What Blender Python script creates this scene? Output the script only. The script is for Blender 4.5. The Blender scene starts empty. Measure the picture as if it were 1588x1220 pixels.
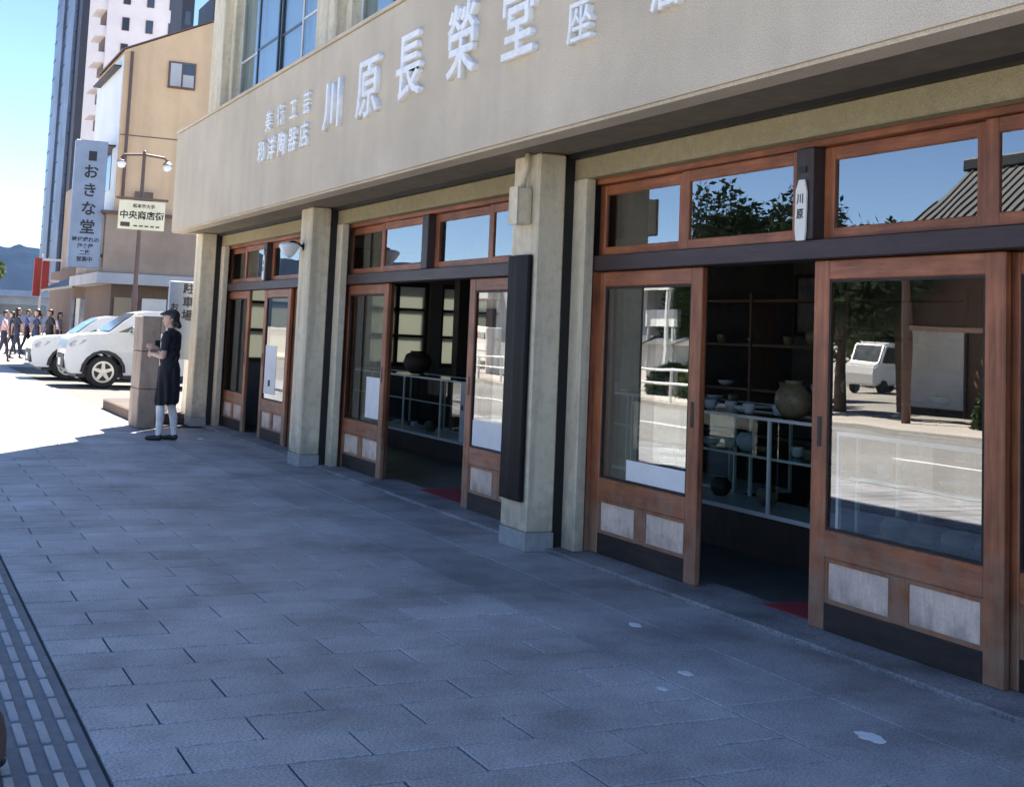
import bpy, bmesh, math, random
import numpy as np
from mathutils import Vector, Matrix, noise as mnoise
random.seed(7)
SC = bpy.context.scene
COL = SC.collection
R = math.radians

# ------------------------------------------------------------------ camera
cam_d = bpy.data.cameras.new('camera'); cam = bpy.data.objects.new('camera', cam_d); COL.objects.link(cam)
F_PX, YAW, PITCH, ROLL, CY = 2035.59, 1.1269955, 0.0942193, 0.0420087, -280.83
fw = Vector((-math.sin(YAW)*math.cos(PITCH), math.cos(YAW)*math.cos(PITCH), math.sin(PITCH)))
rt = Vector((math.cos(YAW), math.sin(YAW), 0)); up = rt.cross(fw)
rt2 = rt*math.cos(ROLL) + up*math.sin(ROLL); up2 = up*math.cos(ROLL) - rt*math.sin(ROLL)
cam.matrix_world = Matrix(((rt2.x, up2.x, -fw.x, 0), (rt2.y, up2.y, -fw.y, 0), (rt2.z, up2.z, -fw.z, 1.5), (0, 0, 0, 1)))
cam_d.sensor_width = 36; cam_d.lens = F_PX/1588*36; cam_d.shift_y = CY/1588
cam_d.clip_start = 0.05; cam_d.clip_end = 9000
SC.camera = cam

# ------------------------------------------------------------------ sky, sun, exposure
SUN_EL, SUN_ROT = R(58), R(56.8)
world = bpy.data.worlds.new('World'); SC.world = world; world.use_nodes = True
wn = world.node_tree.nodes; wl = world.node_tree.links; wn.clear()
sky = wn.new('ShaderNodeTexSky'); sky.sky_type = 'NISHITA'; sky.sun_disc = False
sky.sun_elevation = SUN_EL; sky.sun_rotation = SUN_ROT; sky.air_density = 0.6; sky.dust_density = 0.0; sky.ozone_density = 3.5
bgd = wn.new('ShaderNodeBackground'); bgd.inputs['Strength'].default_value = 0.063
out = wn.new('ShaderNodeOutputWorld')
wl.new(sky.outputs[0], bgd.inputs['Color']); wl.new(bgd.outputs[0], out.inputs['Surface'])
sun_d = bpy.data.lights.new('sun', 'SUN'); sun_d.energy = 5.0; sun_d.angle = R(0.53); sun_d.color = (1, .94, .84)
sun = bpy.data.objects.new('sun', sun_d); COL.objects.link(sun)
sdir = Vector((-math.cos(SUN_EL)*math.sin(SUN_ROT), math.cos(SUN_EL)*math.cos(SUN_ROT), math.sin(SUN_EL)))
sun.rotation_euler = sdir.to_track_quat('Z', 'Y').to_euler(); sun.location = (-30, 20, 30)
SC.view_settings.view_transform = 'Standard'; SC.view_settings.look = 'None'
SC.view_settings.gamma = 1; SC.view_settings.use_curve_mapping = False
SC.view_settings.exposure = 2.5
SC.cycles.max_bounces = 8; SC.cycles.transparent_max_bounces = 12; SC.cycles.caustics_reflective = False; SC.cycles.caustics_refractive = False
SC.cycles.sample_clamp_indirect = 6

# ------------------------------------------------------------------ materials
MATS = {}
def newmat(name):
    m = bpy.data.materials.new(name); m.use_nodes = True; m.node_tree.nodes.clear(); MATS[name] = m
    return m, m.node_tree.nodes, m.node_tree.links
def ramp(N, stops):
    r = N.new('ShaderNodeValToRGB'); e = r.color_ramp.elements
    while len(e) < len(stops): e.new(.5)
    for i, (p, c) in enumerate(stops):
        e[i].position = p; e[i].color = (*c, 1) if len(c) == 3 else c
    return r
def pbr(name, c1, c2=None, scale=6, rough=.7, bump=0.0, bscale=60, metal=0, stretch=(1,1,1), big=.15, bigscale=.7,
        rnd=0.0, emit=None, spec=.5, dirt=None, speck=None, coat=0, streak=None, mott=None):
    """c1..c2 mottled by noise, slow large-scale variation, optional per-piece variation, dirt band (z0,z1,colour)"""
    c2 = c2 or tuple(v*.82 for v in c1)
    m, N, L = newmat(name)
    o = N.new('ShaderNodeOutputMaterial'); b = N.new('ShaderNodeBsdfPrincipled'); L.new(b.outputs[0], o.inputs[0])
    tc = N.new('ShaderNodeTexCoord'); mp = N.new('ShaderNodeMapping'); L.new(tc.outputs['Object'], mp.inputs[0])
    mp.inputs['Scale'].default_value = stretch
    n1 = N.new('ShaderNodeTexNoise'); n1.inputs['Scale'].default_value = scale; n1.inputs['Detail'].default_value = 6; n1.inputs['Roughness'].default_value = .65
    L.new(mp.outputs[0], n1.inputs['Vector'])
    r1 = ramp(N, [(.32, c1), (.68, c2)]); L.new(n1.outputs[0], r1.inputs[0]); col = r1.outputs[0]
    if big:
        n2 = N.new('ShaderNodeTexNoise'); n2.inputs['Scale'].default_value = bigscale; n2.inputs['Detail'].default_value = 3
        geo = N.new('ShaderNodeNewGeometry'); L.new(geo.outputs['Position'], n2.inputs['Vector'])
        r2 = ramp(N, [(.3, (1-big,)*3), (.7, (1+big,)*3)]); L.new(n2.outputs[0], r2.inputs[0])
        mx = N.new('ShaderNodeMix'); mx.data_type = 'RGBA'; mx.blend_type = 'MULTIPLY'; mx.inputs[0].default_value = 1
        L.new(col, mx.inputs[6]); L.new(r2.outputs[0], mx.inputs[7]); col = mx.outputs[2]
    if rnd:
        oi = N.new('ShaderNodeObjectInfo'); ge = N.new('ShaderNodeNewGeometry'); ad = N.new('ShaderNodeMath'); ad.operation = 'ADD'
        L.new(oi.outputs['Random'], ad.inputs[0]); L.new(ge.outputs['Random Per Island'], ad.inputs[1])
        fr = N.new('ShaderNodeMath'); fr.operation = 'FRACT'; L.new(ad.outputs[0], fr.inputs[0])
        r3 = ramp(N, [(0, (1-rnd,)*3), (1, (1+rnd,)*3)]); L.new(fr.outputs[0], r3.inputs[0])
        mx = N.new('ShaderNodeMix'); mx.data_type = 'RGBA'; mx.blend_type = 'MULTIPLY'; mx.inputs[0].default_value = 1
        L.new(col, mx.inputs[6]); L.new(r3.outputs[0], mx.inputs[7]); col = mx.outputs[2]
    if speck:
        sc_, amt, sc1, sc2 = speck
        v = N.new('ShaderNodeTexNoise'); v.inputs['Scale'].default_value = sc_; v.inputs['Detail'].default_value = 2; L.new(tc.outputs['Object'], v.inputs['Vector'])
        r4 = ramp(N, [(.36, sc1), (.5, (1, 1, 1)), (.64, sc2)]); L.new(v.outputs[0], r4.inputs[0])
        mx = N.new('ShaderNodeMix'); mx.data_type = 'RGBA'; mx.blend_type = 'MULTIPLY'; mx.inputs[0].default_value = amt
        L.new(col, mx.inputs[6]); L.new(r4.outputs[0], mx.inputs[7]); col = mx.outputs[2]
    for op in ((streak, (2.2, 2.2, .16)), (mott, (1, 1, 1))):   # rain streaks / worn patches in the surface itself
        if op[0]:
            sc_, lo, hi = op[0]
            ge = N.new('ShaderNodeNewGeometry'); mq = N.new('ShaderNodeMapping'); mq.inputs['Scale'].default_value = op[1]; L.new(ge.outputs['Position'], mq.inputs[0])
            v = N.new('ShaderNodeTexNoise'); v.inputs['Scale'].default_value = sc_; v.inputs['Detail'].default_value = 5; v.inputs['Roughness'].default_value = .6; L.new(mq.outputs[0], v.inputs['Vector'])
            r5 = ramp(N, [(.36, (lo,)*3), (.5, (1, 1, 1)), (.66, (hi,)*3)]); L.new(v.outputs[0], r5.inputs[0])
            mx = N.new('ShaderNodeMix'); mx.data_type = 'RGBA'; mx.blend_type = 'MULTIPLY'; mx.inputs[0].default_value = 1
            L.new(col, mx.inputs[6]); L.new(r5.outputs[0], mx.inputs[7]); col = mx.outputs[2]
    if dirt:
        z0, z1, dc, amt = dirt
        ge = N.new('ShaderNodeNewGeometry'); sx = N.new('ShaderNodeSeparateXYZ'); L.new(ge.outputs['Position'], sx.inputs[0])
        nz = N.new('ShaderNodeTexNoise'); nz.inputs['Scale'].default_value = 9; nz.inputs['Detail'].default_value = 6; L.new(ge.outputs['Position'], nz.inputs['Vector'])
        ma = N.new('ShaderNodeMath'); ma.operation = 'MULTIPLY_ADD'; ma.inputs[1].default_value = (z1-z0)*2.2; L.new(nz.outputs[0], ma.inputs[0]); L.new(sx.outputs[2], ma.inputs[2])
        mr = N.new('ShaderNodeMapRange'); mr.inputs[1].default_value = z0+(z1-z0)*1.1; mr.inputs[2].default_value = z1+(z1-z0)*1.1
        mr.inputs[3].default_value = amt; mr.inputs[4].default_value = 0; L.new(ma.outputs[0], mr.inputs[0])
        mx = N.new('ShaderNodeMix'); mx.data_type = 'RGBA'; L.new(mr.outputs[0], mx.inputs[0]); L.new(col, mx.inputs[6]); mx.inputs[7].default_value = (*dc, 1); col = mx.outputs[2]
    L.new(col, b.inputs['Base Color'])
    rr = N.new('ShaderNodeMapRange'); rr.inputs[3].default_value = max(.02, rough-.08); rr.inputs[4].default_value = min(1, rough+.1); L.new(n1.outputs[0], rr.inputs[0]); L.new(rr.outputs[0], b.inputs['Roughness'])
    b.inputs['Metallic'].default_value = metal; b.inputs['Specular IOR Level'].default_value = spec
    if coat: b.inputs['Coat Weight'].default_value = coat; b.inputs['Coat Roughness'].default_value = .08
    if emit: b.inputs['Emission Color'].default_value = (*emit[0], 1); b.inputs['Emission Strength'].default_value = emit[1]
    if bump:
        n3 = N.new('ShaderNodeTexNoise'); n3.inputs['Scale'].default_value = bscale; n3.inputs['Detail'].default_value = 5; L.new(mp.outputs[0], n3.inputs['Vector'])
        bp = N.new('ShaderNodeBump'); bp.inputs['Strength'].default_value = bump; bp.inputs['Distance'].default_value = .01
        L.new(n3.outputs[0], bp.inputs['Height']); L.new(bp.outputs[0], b.inputs['Normal'])
    return m
def glassmat(name, tint=(.93, .96, .95), ior=2.0, rough=0.0, wav=0.0):
    m, N, L = newmat(name)
    o = N.new('ShaderNodeOutputMaterial'); t = N.new('ShaderNodeBsdfTransparent'); t.inputs[0].default_value = (*tint, 1)
    g = N.new('ShaderNodeBsdfGlossy'); g.inputs['Roughness'].default_value = rough
    f = N.new('ShaderNodeFresnel'); f.inputs[0].default_value = ior
    ge = N.new('ShaderNodeNewGeometry'); inv = N.new('ShaderNodeMath'); inv.operation = 'SUBTRACT'; inv.inputs[0].default_value = 1; L.new(ge.outputs['Backfacing'], inv.inputs[1])
    mu = N.new('ShaderNodeMath'); mu.operation = 'MULTIPLY'; L.new(f.outputs[0], mu.inputs[0]); L.new(inv.outputs[0], mu.inputs[1])
    mx = N.new('ShaderNodeMixShader'); L.new(mu.outputs[0], mx.inputs[0]); L.new(t.outputs[0], mx.inputs[1]); L.new(g.outputs[0], mx.inputs[2]); L.new(mx.outputs[0], o.inputs[0])
    if wav:   # old float glass is not dead flat
        n = N.new('ShaderNodeTexNoise'); n.inputs['Scale'].default_value = 1.6; n.inputs['Detail'].default_value = 1; L.new(ge.outputs['Position'], n.inputs['Vector'])
        bp = N.new('ShaderNodeBump'); bp.inputs['Strength'].default_value = wav; bp.inputs['Distance'].default_value = .02; L.new(n.outputs[0], bp.inputs['Height']); L.new(bp.outputs[0], g.inputs['Normal'])
    return m
def frostmat(name, col):
    m, N, L = newmat(name)
    o = N.new('ShaderNodeOutputMaterial'); t = N.new('ShaderNodeBsdfTranslucent'); t.inputs[0].default_value = (*col, 1)
    d = N.new('ShaderNodeBsdfDiffuse'); d.inputs[0].default_value = (*col, 1)
    mx = N.new('ShaderNodeMixShader'); mx.inputs[0].default_value = .25; L.new(t.outputs[0], mx.inputs[1]); L.new(d.outputs[0], mx.inputs[2]); L.new(mx.outputs[0], o.inputs[0])
    return m

M_fascia = pbr('fascia_stucco', (.63, .535, .405), (.56, .475, .36), 5, .9, .35, 110, big=.07, bigscale=.9, speck=(130, .6, (.72, .71, .70), (1.2, 1.2, 1.2)), spec=.2, streak=(1.2, .95, 1.03), mott=(2.5, .95, 1.03))
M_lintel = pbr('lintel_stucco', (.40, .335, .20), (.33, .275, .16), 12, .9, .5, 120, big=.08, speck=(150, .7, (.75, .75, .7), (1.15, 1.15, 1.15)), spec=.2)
M_pillar = pbr('pillar_paint', (.74, .64, .46), (.65, .56, .40), 5, .75, .25, 60, stretch=(1, 1, .35), big=.1, dirt=(.02, .45, (.24, .22, .19), .65), spec=.3, streak=(3.5, .80, 1.04), mott=(14, .88, 1.03))
M_plinth = pbr('pillar_plinth', (.36, .37, .36), (.27, .28, .28), 14, .85, .3)
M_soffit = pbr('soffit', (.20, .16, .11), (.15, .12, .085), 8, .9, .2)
M_wood = pbr('redwood', (.39, .135, .055), (.19, .06, .028), 6, .45, .3, 30, stretch=(4, 4, .35), big=.25, bigscale=1.8, dirt=(.0, .62, (.30, .20, .135), .85), spec=.45, mott=(3.5, .80, 1.2))
M_woodx = pbr('redwood_rail', (.39, .135, .055), (.20, .063, .029), 6, .45, .3, 30, stretch=(.35, 4, 4), big=.25, bigscale=1.8, dirt=(.0, .62, (.30, .20, .135), .85), spec=.45, mott=(3.5, .80, 1.2))
M_kick = pbr('kickboard_wood', (.034, .022, .017), (.016, .011, .010), 7, .7, .3, 30, stretch=(.6, 3, 3), big=.3, bigscale=2)
M_header = pbr('header_wood', (.042, .020, .021), (.027, .014, .016), 6, .5, .2, 30, stretch=(.4, 3, 3), big=.1)
M_post = pbr('dark_post', (.045, .03, .03), (.03, .02, .022), 6, .5, .2, 30, stretch=(3, 3, .4))
M_panel = pbr('weathered_panel', (.80, .64, .52), (.64, .50, .40), 7, .85, .3, 40, stretch=(6, 6, .8), big=.16, bigscale=4, dirt=(.02, .26, (.16, .115, .085), .9), speck=(60, .2, (.6, .55, .55), (1.1, 1.1, 1.1)))
M_black = pbr('black_metal', (.008, .008, .009), (.005, .005, .006), 10, .5)
M_lacquer = pbr('dark_lacquer_board', (.010, .008, .010), (.006, .005, .006), 5, .55, .12, 20, stretch=(4, 4, .3), spec=.12)
M_glass = glassmat('shop_glass', (.88, .91, .90), 3.4, 0, .05)
M_glass2 = glassmat('upper_glass', (.72, .82, .86), 4.5, 0, .04)
M_case_glass = glassmat('case_glass', (.88, .94, .92), 1.7)
M_frost = frostmat('frosted_glass', (.34, .35, .31))
M_white = pbr('white_paint', (.78, .78, .76), (.70, .70, .69), 8, .55, big=.05)
M_paper = pbr('paper', (.86, .85, .82), (.80, .79, .76), 6, .8, big=.03)
M_letter = pbr('letter_white', (.93, .93, .92), (.82, .82, .81), 18, .6, .2, 40, big=.08, mott=(12, .88, 1.02))
M_ink = pbr('ink', (.025, .025, .03), None, 8, .7)
M_ink_brown = pbr('ink_brown', (.06, .045, .035), None, 8, .7)
M_alu = pbr('sash_white', (.66, .66, .63), (.55, .55, .53), 6, .45)
M_navy = pbr('sash_navy', (.03, .045, .06), None, 6, .4)
M_slab = pbr('granite_slab', (.36, .362, .37), (.29, .292, .30), 4, .52, .08, 160, big=.14, bigscale=.5, rnd=.08, speck=(90, .7, (.56, .57, .6), (1.4, 1.4, 1.4)), spec=.5, mott=(1.3, .72, 1.22))
M_slabedge = pbr('granite_border', (.315, .316, .322), (.245, .246, .252), 4, .56, .08, 160, big=.16, bigscale=.5, rnd=.10, speck=(90, .7, (.56, .57, .6), (1.4, 1.4, 1.4)), mott=(1.3, .68, 1.22))
M_joint = pbr('joint_dark', (.03, .033, .038), (.02, .022, .026), 20, .9, .3)
M_tact = pbr('tactile_bar', (.40, .405, .42), (.31, .315, .33), 14, .6, .2, 80, rnd=.08)
M_tactbase = pbr('tactile_base', (.19, .197, .212), (.14, .146, .16), 10, .8, .3, 80)
M_thresh = pbr('threshold_stone', (.24, .243, .25), (.165, .168, .175), 6, .65, .2, 120, big=.2, bigscale=1.5, speck=(75, .8, (.6, .6, .62), (1.3, 1.3, 1.3)), mott=(3, .65, 1.2))
M_stain = pbr('dropping', (.8, .8, .8), (.6, .6, .6), 20, .85)
M_asph = pbr('asphalt', (.21, .205, .20), (.17, .165, .16), 6, .85, .4, 120, big=.15, bigscale=.3, speck=(120, .6, (.6, .6, .6), (1.5, 1.5, 1.5)))
M_lot = pbr('lot_concrete', (.42, .385, .34), (.35, .32, .285), 3, .85, .3, 80, big=.12, bigscale=.4)
M_tarmac = pbr('lot_tarmac', (.085, .077, .068), (.06, .055, .05), 3, .85, .3, 80, big=.12, bigscale=.4)
M_terr = pbr('ground_dirt', (.30, .28, .25), (.24, .225, .2), .5, .9, spec=.1)
M_mark = pbr('road_paint', (.75, .75, .72), (.6, .6, .58), 8, .7)
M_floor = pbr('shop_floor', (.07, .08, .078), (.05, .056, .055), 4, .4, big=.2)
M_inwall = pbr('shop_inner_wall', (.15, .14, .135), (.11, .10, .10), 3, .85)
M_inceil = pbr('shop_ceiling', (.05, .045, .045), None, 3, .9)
M_darkwood = pbr('dark_wood', (.05, .034, .026), (.032, .022, .018), 8, .55, .2, 30, stretch=(2, 2, .4))
M_steel = pbr('case_frame', (.74, .75, .75), (.66, .67, .67), 8, .35)
M_red = pbr('red_mat', (.28, .02, .03), (.19, .012, .02), 40, .95, .5, 200)
M_jar = pbr('jar_glaze', (.24, .19, .12), (.16, .13, .085), 12, .4, .1, speck=(40, .5, (.6, .6, .6), (1.2, 1.2, 1.2)))
M_china = pbr('white_china', (.62, .66, .72), (.5, .54, .6), 10, .25)
M_frame = pbr('picture_frame', (.04, .03, .025), None, 6, .4)
M_pic = pbr('picture_sheet', (.33, .33, .31), (.16, .17, .17), 7, .8)
M_orange = pbr('ochre_render', (.68, .47, .285), (.61, .42, .25), 1.5, .9, .2, 30, big=.06, bigscale=.3, streak=(.7, .9, 1.04))
M_taupe = pbr('taupe_render', (.36, .27, .20), (.29, .22, .165), 1.5, .9)
M_aptwall = pbr('apartment_white', (.66, .60, .60), (.60, .55, .55), .3, .9, big=.03)
M_aptdark = pbr('apartment_recess', (.15, .10, .09), None, .5, .9)
M_towerglass = pbr('tower_glass', (.016, .024, .05), (.012, .018, .04), .2, .3, spec=.6)
M_towerfin = pbr('tower_panel', (.115, .15, .235), (.09, .12, .19), .4, .5, mott=(.12, .7, 1.3))
M_towerdark = pbr('tower_dark', (.014, .015, .028), None, .4, .6)
M_pane = pbr('dark_pane', (.03, .035, .045), None, 1, .12, spec=.8)
M_brownmetal = pbr('brown_metal', (.12, .07, .055), (.09, .05, .04), 10, .5)
M_lampglass = pbr('lamp_shade_glass', (.80, .80, .80), (.72, .72, .73), 8, .25)
M_cream = pbr('cream_sign', (.66, .62, .45), (.58, .55, .4), 4, .6)
M_bluesign = pbr('blue_grey_sign', (.25, .30, .38), (.215, .26, .335), 3, .5)
M_redsign = pbr('red_sign', (.34, .035, .025), (.26, .03, .02), 4, .6)
M_carwhite = pbr('car_white', (.62, .62, .60), (.60, .60, .58), 2, .28, big=0, coat=.6)
M_carglass = pbr('car_glass', (.03, .04, .045), None, 2, .05, spec=.9, big=0)
M_tyre = pbr('tyre', (.02, .02, .02), (.014, .014, .014), 20, .8)
M_trim = pbr('black_trim', (.022, .022, .024), None, 10, .6)
M_rim = pbr('alloy', (.62, .62, .60), (.5, .5, .48), 8, .3, metal=.6)
M_lamp = pbr('headlamp', (.35, .38, .42), None, 8, .08, spec=.9)
M_stonewall = pbr('beige_stone', (.36, .28, .22), (.24, .18, .145), 7, .85, .4, 60, stretch=(1, 1, .5))
M_soil = pbr('dark_soil', (.075, .055, .047), (.045, .034, .03), 9, .95, .6, 40)
M_skin = pbr('skin', (.50, .31, .24), (.46, .28, .21), 6, .55, big=0)
M_hair = pbr('hair', (.015, .012, .012), (.01, .008, .008), 30, .5)
M_leaf = pbr('leaf_dark', (.045, .085, .028), (.028, .055, .02), 1.2, .6, rnd=.35, big=.2)
M_leaf2 = pbr('leaf_light', (.075, .115, .035), (.05, .085, .025), 1.2, .6, rnd=.35, big=.2)
M_bark = pbr('bark', (.11, .075, .055), (.07, .05, .04), 12, .9, .5, 40, stretch=(1, 1, .3))
M_tile = pbr('roof_tile', (.04, .042, .046), (.026, .028, .031), 6, .5, .3, 20, big=.15)
M_plaster = pbr('white_plaster', (.72, .70, .66), (.64, .62, .58), 2, .85)
M_brownwall = pbr('brown_boards', (.16, .10, .07), (.11, .07, .05), 5, .8, .3, 20, stretch=(4, 4, .4))
M_mount = pbr('forested_hill', (.010, .015, .026), (.006, .010, .019), .02, 1, big=.3, bigscale=.008, spec=0)  # blue of the distant air is mixed into this forest colour
M_greyb = pbr('grey_building', (.42, .42, .43), (.36, .36, .37), .5, .85)
def cloth(name, c): return pbr('cloth_'+name, c, tuple(v*.75 for v in c), 14, .9, .2, 80, big=.1, bigscale=6)

# ------------------------------------------------------------------ mesh helpers
class MB:
    def __init__(s): s.v = []; s.f = []; s.mi = []
    def quad(s, pts, mi=0):
        n = len(s.v); s.v += [tuple(p) for p in pts]; s.f.append(tuple(range(n, n+len(pts)))); s.mi.append(mi); return s
    def box(s, x0, x1, y0, y1, z0, z1, mi=0):
        n = len(s.v)
        s.v += [(x0,y0,z0),(x1,y0,z0),(x1,y1,z0),(x0,y1,z0),(x0,y0,z1),(x1,y0,z1),(x1,y1,z1),(x0,y1,z1)]
        for q in ((0,3,2,1),(4,5,6,7),(0,1,5,4),(1,2,6,5),(2,3,7,6),(3,0,4,7)): s.f.append(tuple(n+i for i in q)); s.mi.append(mi)
        return s
    def prism(s, poly, axis, a, b, mi=0):
        """poly of 2D points extruded from a to b along axis (0:x -> (y,z), 1:y -> (x,z), 2:z -> (x,y))"""
        def P(p, t): return (t, p[0], p[1]) if axis == 0 else ((p[0], t, p[1]) if axis == 1 else (p[0], p[1], t))
        n = len(s.v); k = len(poly)
        s.v += [P(p, a) for p in poly]+[P(p, b) for p in poly]
        s.f.append(tuple(range(n, n+k))); s.f.append(tuple(range(n+2*k-1, n+k-1, -1))); s.mi += [mi, mi]
        for i in range(k):
            j = (i+1) % k; s.f.append((n+i, n+k+i, n+k+j, n+j)); s.mi.append(mi)
        return s
    def lathe(s, prof, c=(0,0,0), seg=20, axis=2, mi=0, cap=True):
        n = len(s.v); k = len(prof)
        for i in range(seg):
            a = 2*math.pi*i/seg; ca, sa = math.cos(a), math.sin(a)
            for r, h in prof:
                p = (r*ca, r*sa, h) if axis == 2 else ((h, r*ca, r*sa) if axis == 0 else (r*sa, h, r*ca))
                s.v.append((c[0]+p[0], c[1]+p[1], c[2]+p[2]))
        for i in range(seg):
            j = (i+1) % seg
            for q in range(k-1):
                s.f.append((n+i*k+q, n+j*k+q, n+j*k+q+1, n+i*k+q+1)); s.mi.append(mi)
        for q in ((0, k-1) if cap else ()):
            if prof[q][0] > 1e-4:
                s.f.append(tuple(n+i*k+q for i in (range(seg) if q else range(seg-1, -1, -1)))); s.mi.append(mi)
        return s
    def tube(s, pts, r, seg=8, mi=0):
        pts = [Vector(p) for p in pts]; rr = r if isinstance(r, (list, tuple)) else [r]*len(pts); n = len(s.v)
        for i, p in enumerate(pts):
            d = (pts[min(i+1, len(pts)-1)]-pts[max(i-1, 0)]).normalized()
            a = d.orthogonal().normalized() if abs(d.z) > .95 else d.cross(Vector((0, 0, 1))).normalized(); b = d.cross(a)
            for k in range(seg):
                t = 2*math.pi*k/seg; s.v.append(tuple(p+(a*math.cos(t)+b*math.sin(t))*rr[i]))
        for i in range(len(pts)-1):
            for k in range(seg):
                j = (k+1) % seg; s.f.append((n+i*seg+k, n+i*seg+j, n+(i+1)*seg+j, n+(i+1)*seg+k)); s.mi.append(mi)
        s.f.append(tuple(n+k for k in range(seg-1, -1, -1))); s.f.append(tuple(n+(len(pts)-1)*seg+k for k in range(seg))); s.mi += [mi, mi]
        return s
    def mesh(s, name, mats, bevel=0, smooth=False, segs=1):
        me = bpy.data.meshes.new(name); me.from_pydata(s.v, [], s.f)
        for m in (mats if isinstance(mats, (list, tuple)) else [mats]): me.materials.append(m)
        me.polygons.foreach_set('material_index', s.mi)
        bm = bmesh.new(); bm.from_mesh(me); bmesh.ops.recalc_face_normals(bm, faces=bm.faces)
        if bevel:
            es = [e for e in bm.edges if len(e.link_faces) == 2 and e.calc_face_angle(0) > .5]
            bmesh.ops.bevel(bm, geom=es, offset=bevel, segments=segs, affect='EDGES', clamp_overlap=True)
        bm.to_mesh(me); bm.free()
        if smooth: me.polygons.foreach_set('use_smooth', [True]*len(me.polygons))
        me.update(); return me
    def build(s, name, mats, parent=None, bevel=0, smooth=False, segs=1):
        return link(name, s.mesh(name, mats, bevel, smooth, segs), parent)
def link(name, data, parent=None):
    o = bpy.data.objects.new(name, data); COL.objects.link(o)
    if parent is not None: setpar(o, parent)
    return o
def wloc(p):
    m = Matrix.Identity(4)
    while p is not None: m = (p.matrix_parent_inverse @ p.matrix_basis if p.parent else p.matrix_basis) @ m; p = p.parent
    return m
def setpar(o, parent):
    o.parent = parent; o.matrix_parent_inverse = wloc(parent).inverted()
def tag(o, label, cat=None, group=None, kind=None):
    if label: o['label'] = label
    if cat: o['category'] = cat
    if group: o['group'] = group
    if kind: o['kind'] = kind
    return o
def thing(name, label, cat, loc=(0,0,0), group=None):
    o = bpy.data.objects.new(name, None); COL.objects.link(o); o.location = loc; o.empty_display_size = .2
    return tag(o, label, cat, group)
def struct(o): o['kind'] = 'structure'; return o
def copytree(o, parent=None):
    c = o.copy(); COL.objects.link(c)
    if parent is not None: c.parent = parent
    for ch in list(o.children): copytree(ch, c)
    return c
def textmesh(name, body, size, extrude, offset, mat, parent, M, bevel=0.0):
    """one line of raised or printed lettering as a mesh; M maps text space (x right, y up, z out) to the world"""
    cu = bpy.data.curves.new('t', 'FONT'); cu.body = body; cu.size = size; cu.extrude = extrude; cu.offset = offset
    cu.bevel_depth = bevel; cu.bevel_resolution = 1; cu.align_x = 'CENTER'; cu.align_y = 'CENTER'; cu.resolution_u = 3
    ob = bpy.data.objects.new('t', cu); COL.objects.link(ob)
    dg = bpy.context.evaluated_depsgraph_get(); dg.update()
    me = bpy.data.meshes.new_from_object(ob.evaluated_get(dg)); bpy.data.objects.remove(ob)
    me.name = name; me.transform(M); me.materials.clear(); me.materials.append(mat)
    return link(name, me, parent)
def M_minusY(x, y, z, sx=1, sz=1):   # text readable from the street (-Y side)
    return Matrix(((sx, 0, 0, x), (0, 0, -1, y), (0, sz, 0, z), (0, 0, 0, 1)))
def M_plusX(x, y, z, sx=1, sz=1):    # text on a face that looks along +X
    return Matrix(((0, 0, 1, x), (sx, 0, 0, y), (0, sz, 0, z), (0, 0, 0, 1)))

# ================================================================== GROUND
struct(MB().quad([(-3900,-3000,-.25),(400,-3000,-.25),(400,3500,-.25),(-3900,3500,-.25)]).build('terrain', M_terr))
struct(MB().box(-400, 60, -9.0, -1.1, -.3, -.12).build('road', M_asph))
rd = [o for o in COL.objects if o.name == 'road'][0]
for i in range(-40, 5): MB().box(i*8, i*8+4, -5.1, -4.95, -.119, -.116).build('lane_marking', M_mark, rd) if i > -16 else None
MB().box(-400, 60, -1.5, -1.38, -.119, -.116).build('edge_line', M_mark, rd)
fp = struct(MB().box(-400, 60, -12.2, -9.0, -.3, 0).build('far_pavement', M_lot))
lot = struct(MB().box(-41.6, -19.88, 3.5, 40, -.2, -.004).build('parking_lot', M_tarmac))
struct(MB().box(-400, -41.62, -1.1, 60, -.2, .0).build('far_paving', M_lot))
pave = struct(MB().box(-400, 40, -1.1, 3.498, -.3, -.012).build('pavement', M_joint))
MB().box(-19.87, 40, 3.498, 4.9, -.3, -.012).build('pavement_edge', M_joint, pave)
MB().box(-400, 40, -1.28, -1.1, -.3, .012).build('kerb_stone', M_thresh, pave, bevel=.01)
PX, PY = .29, .64
me_slab = MB().box(-PX/2+.0065, PX/2-.0065, -PY/2+.0045, PY/2-.0045, -.05, 0).mesh('paving_slab', M_slab, bevel=.004)
slabs = []
r_ = 0
x = 3.0
rows = int((3.0+42)/PX)
x_anchor = -6.0 + PX*200
for k in range(int((x_anchor-3)/PX), int((x_anchor+42)/PX)):
    xr = x_anchor - PX*(k+.5)
    off = 1.07 if k % 2 == 1 else 1.07+PY/2
    j0 = int((.80-off)/PY)-6
    for j in range(-8, 8):
        ya = off+PY*j; yb = ya+PY
        ya2, yb2 = max(ya, .80), min(yb, 3.30)
        if yb2-ya2 > .04: slabs.append((xr, (ya2+yb2)/2, yb2-ya2))
        ya2, yb2 = max(ya, -1.08), min(yb, .444)
        if yb2-ya2 > .04: slabs.append((xr, (ya2+yb2)/2, yb2-ya2))
def visible(x, y): return x < -3.2 and y > .073*abs(x)-.02
slabs.sort(key=lambda s: (0 if visible(s[0], s[1]) else 1, math.hypot(s[0], s[1])))
slab_cache = {}
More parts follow.
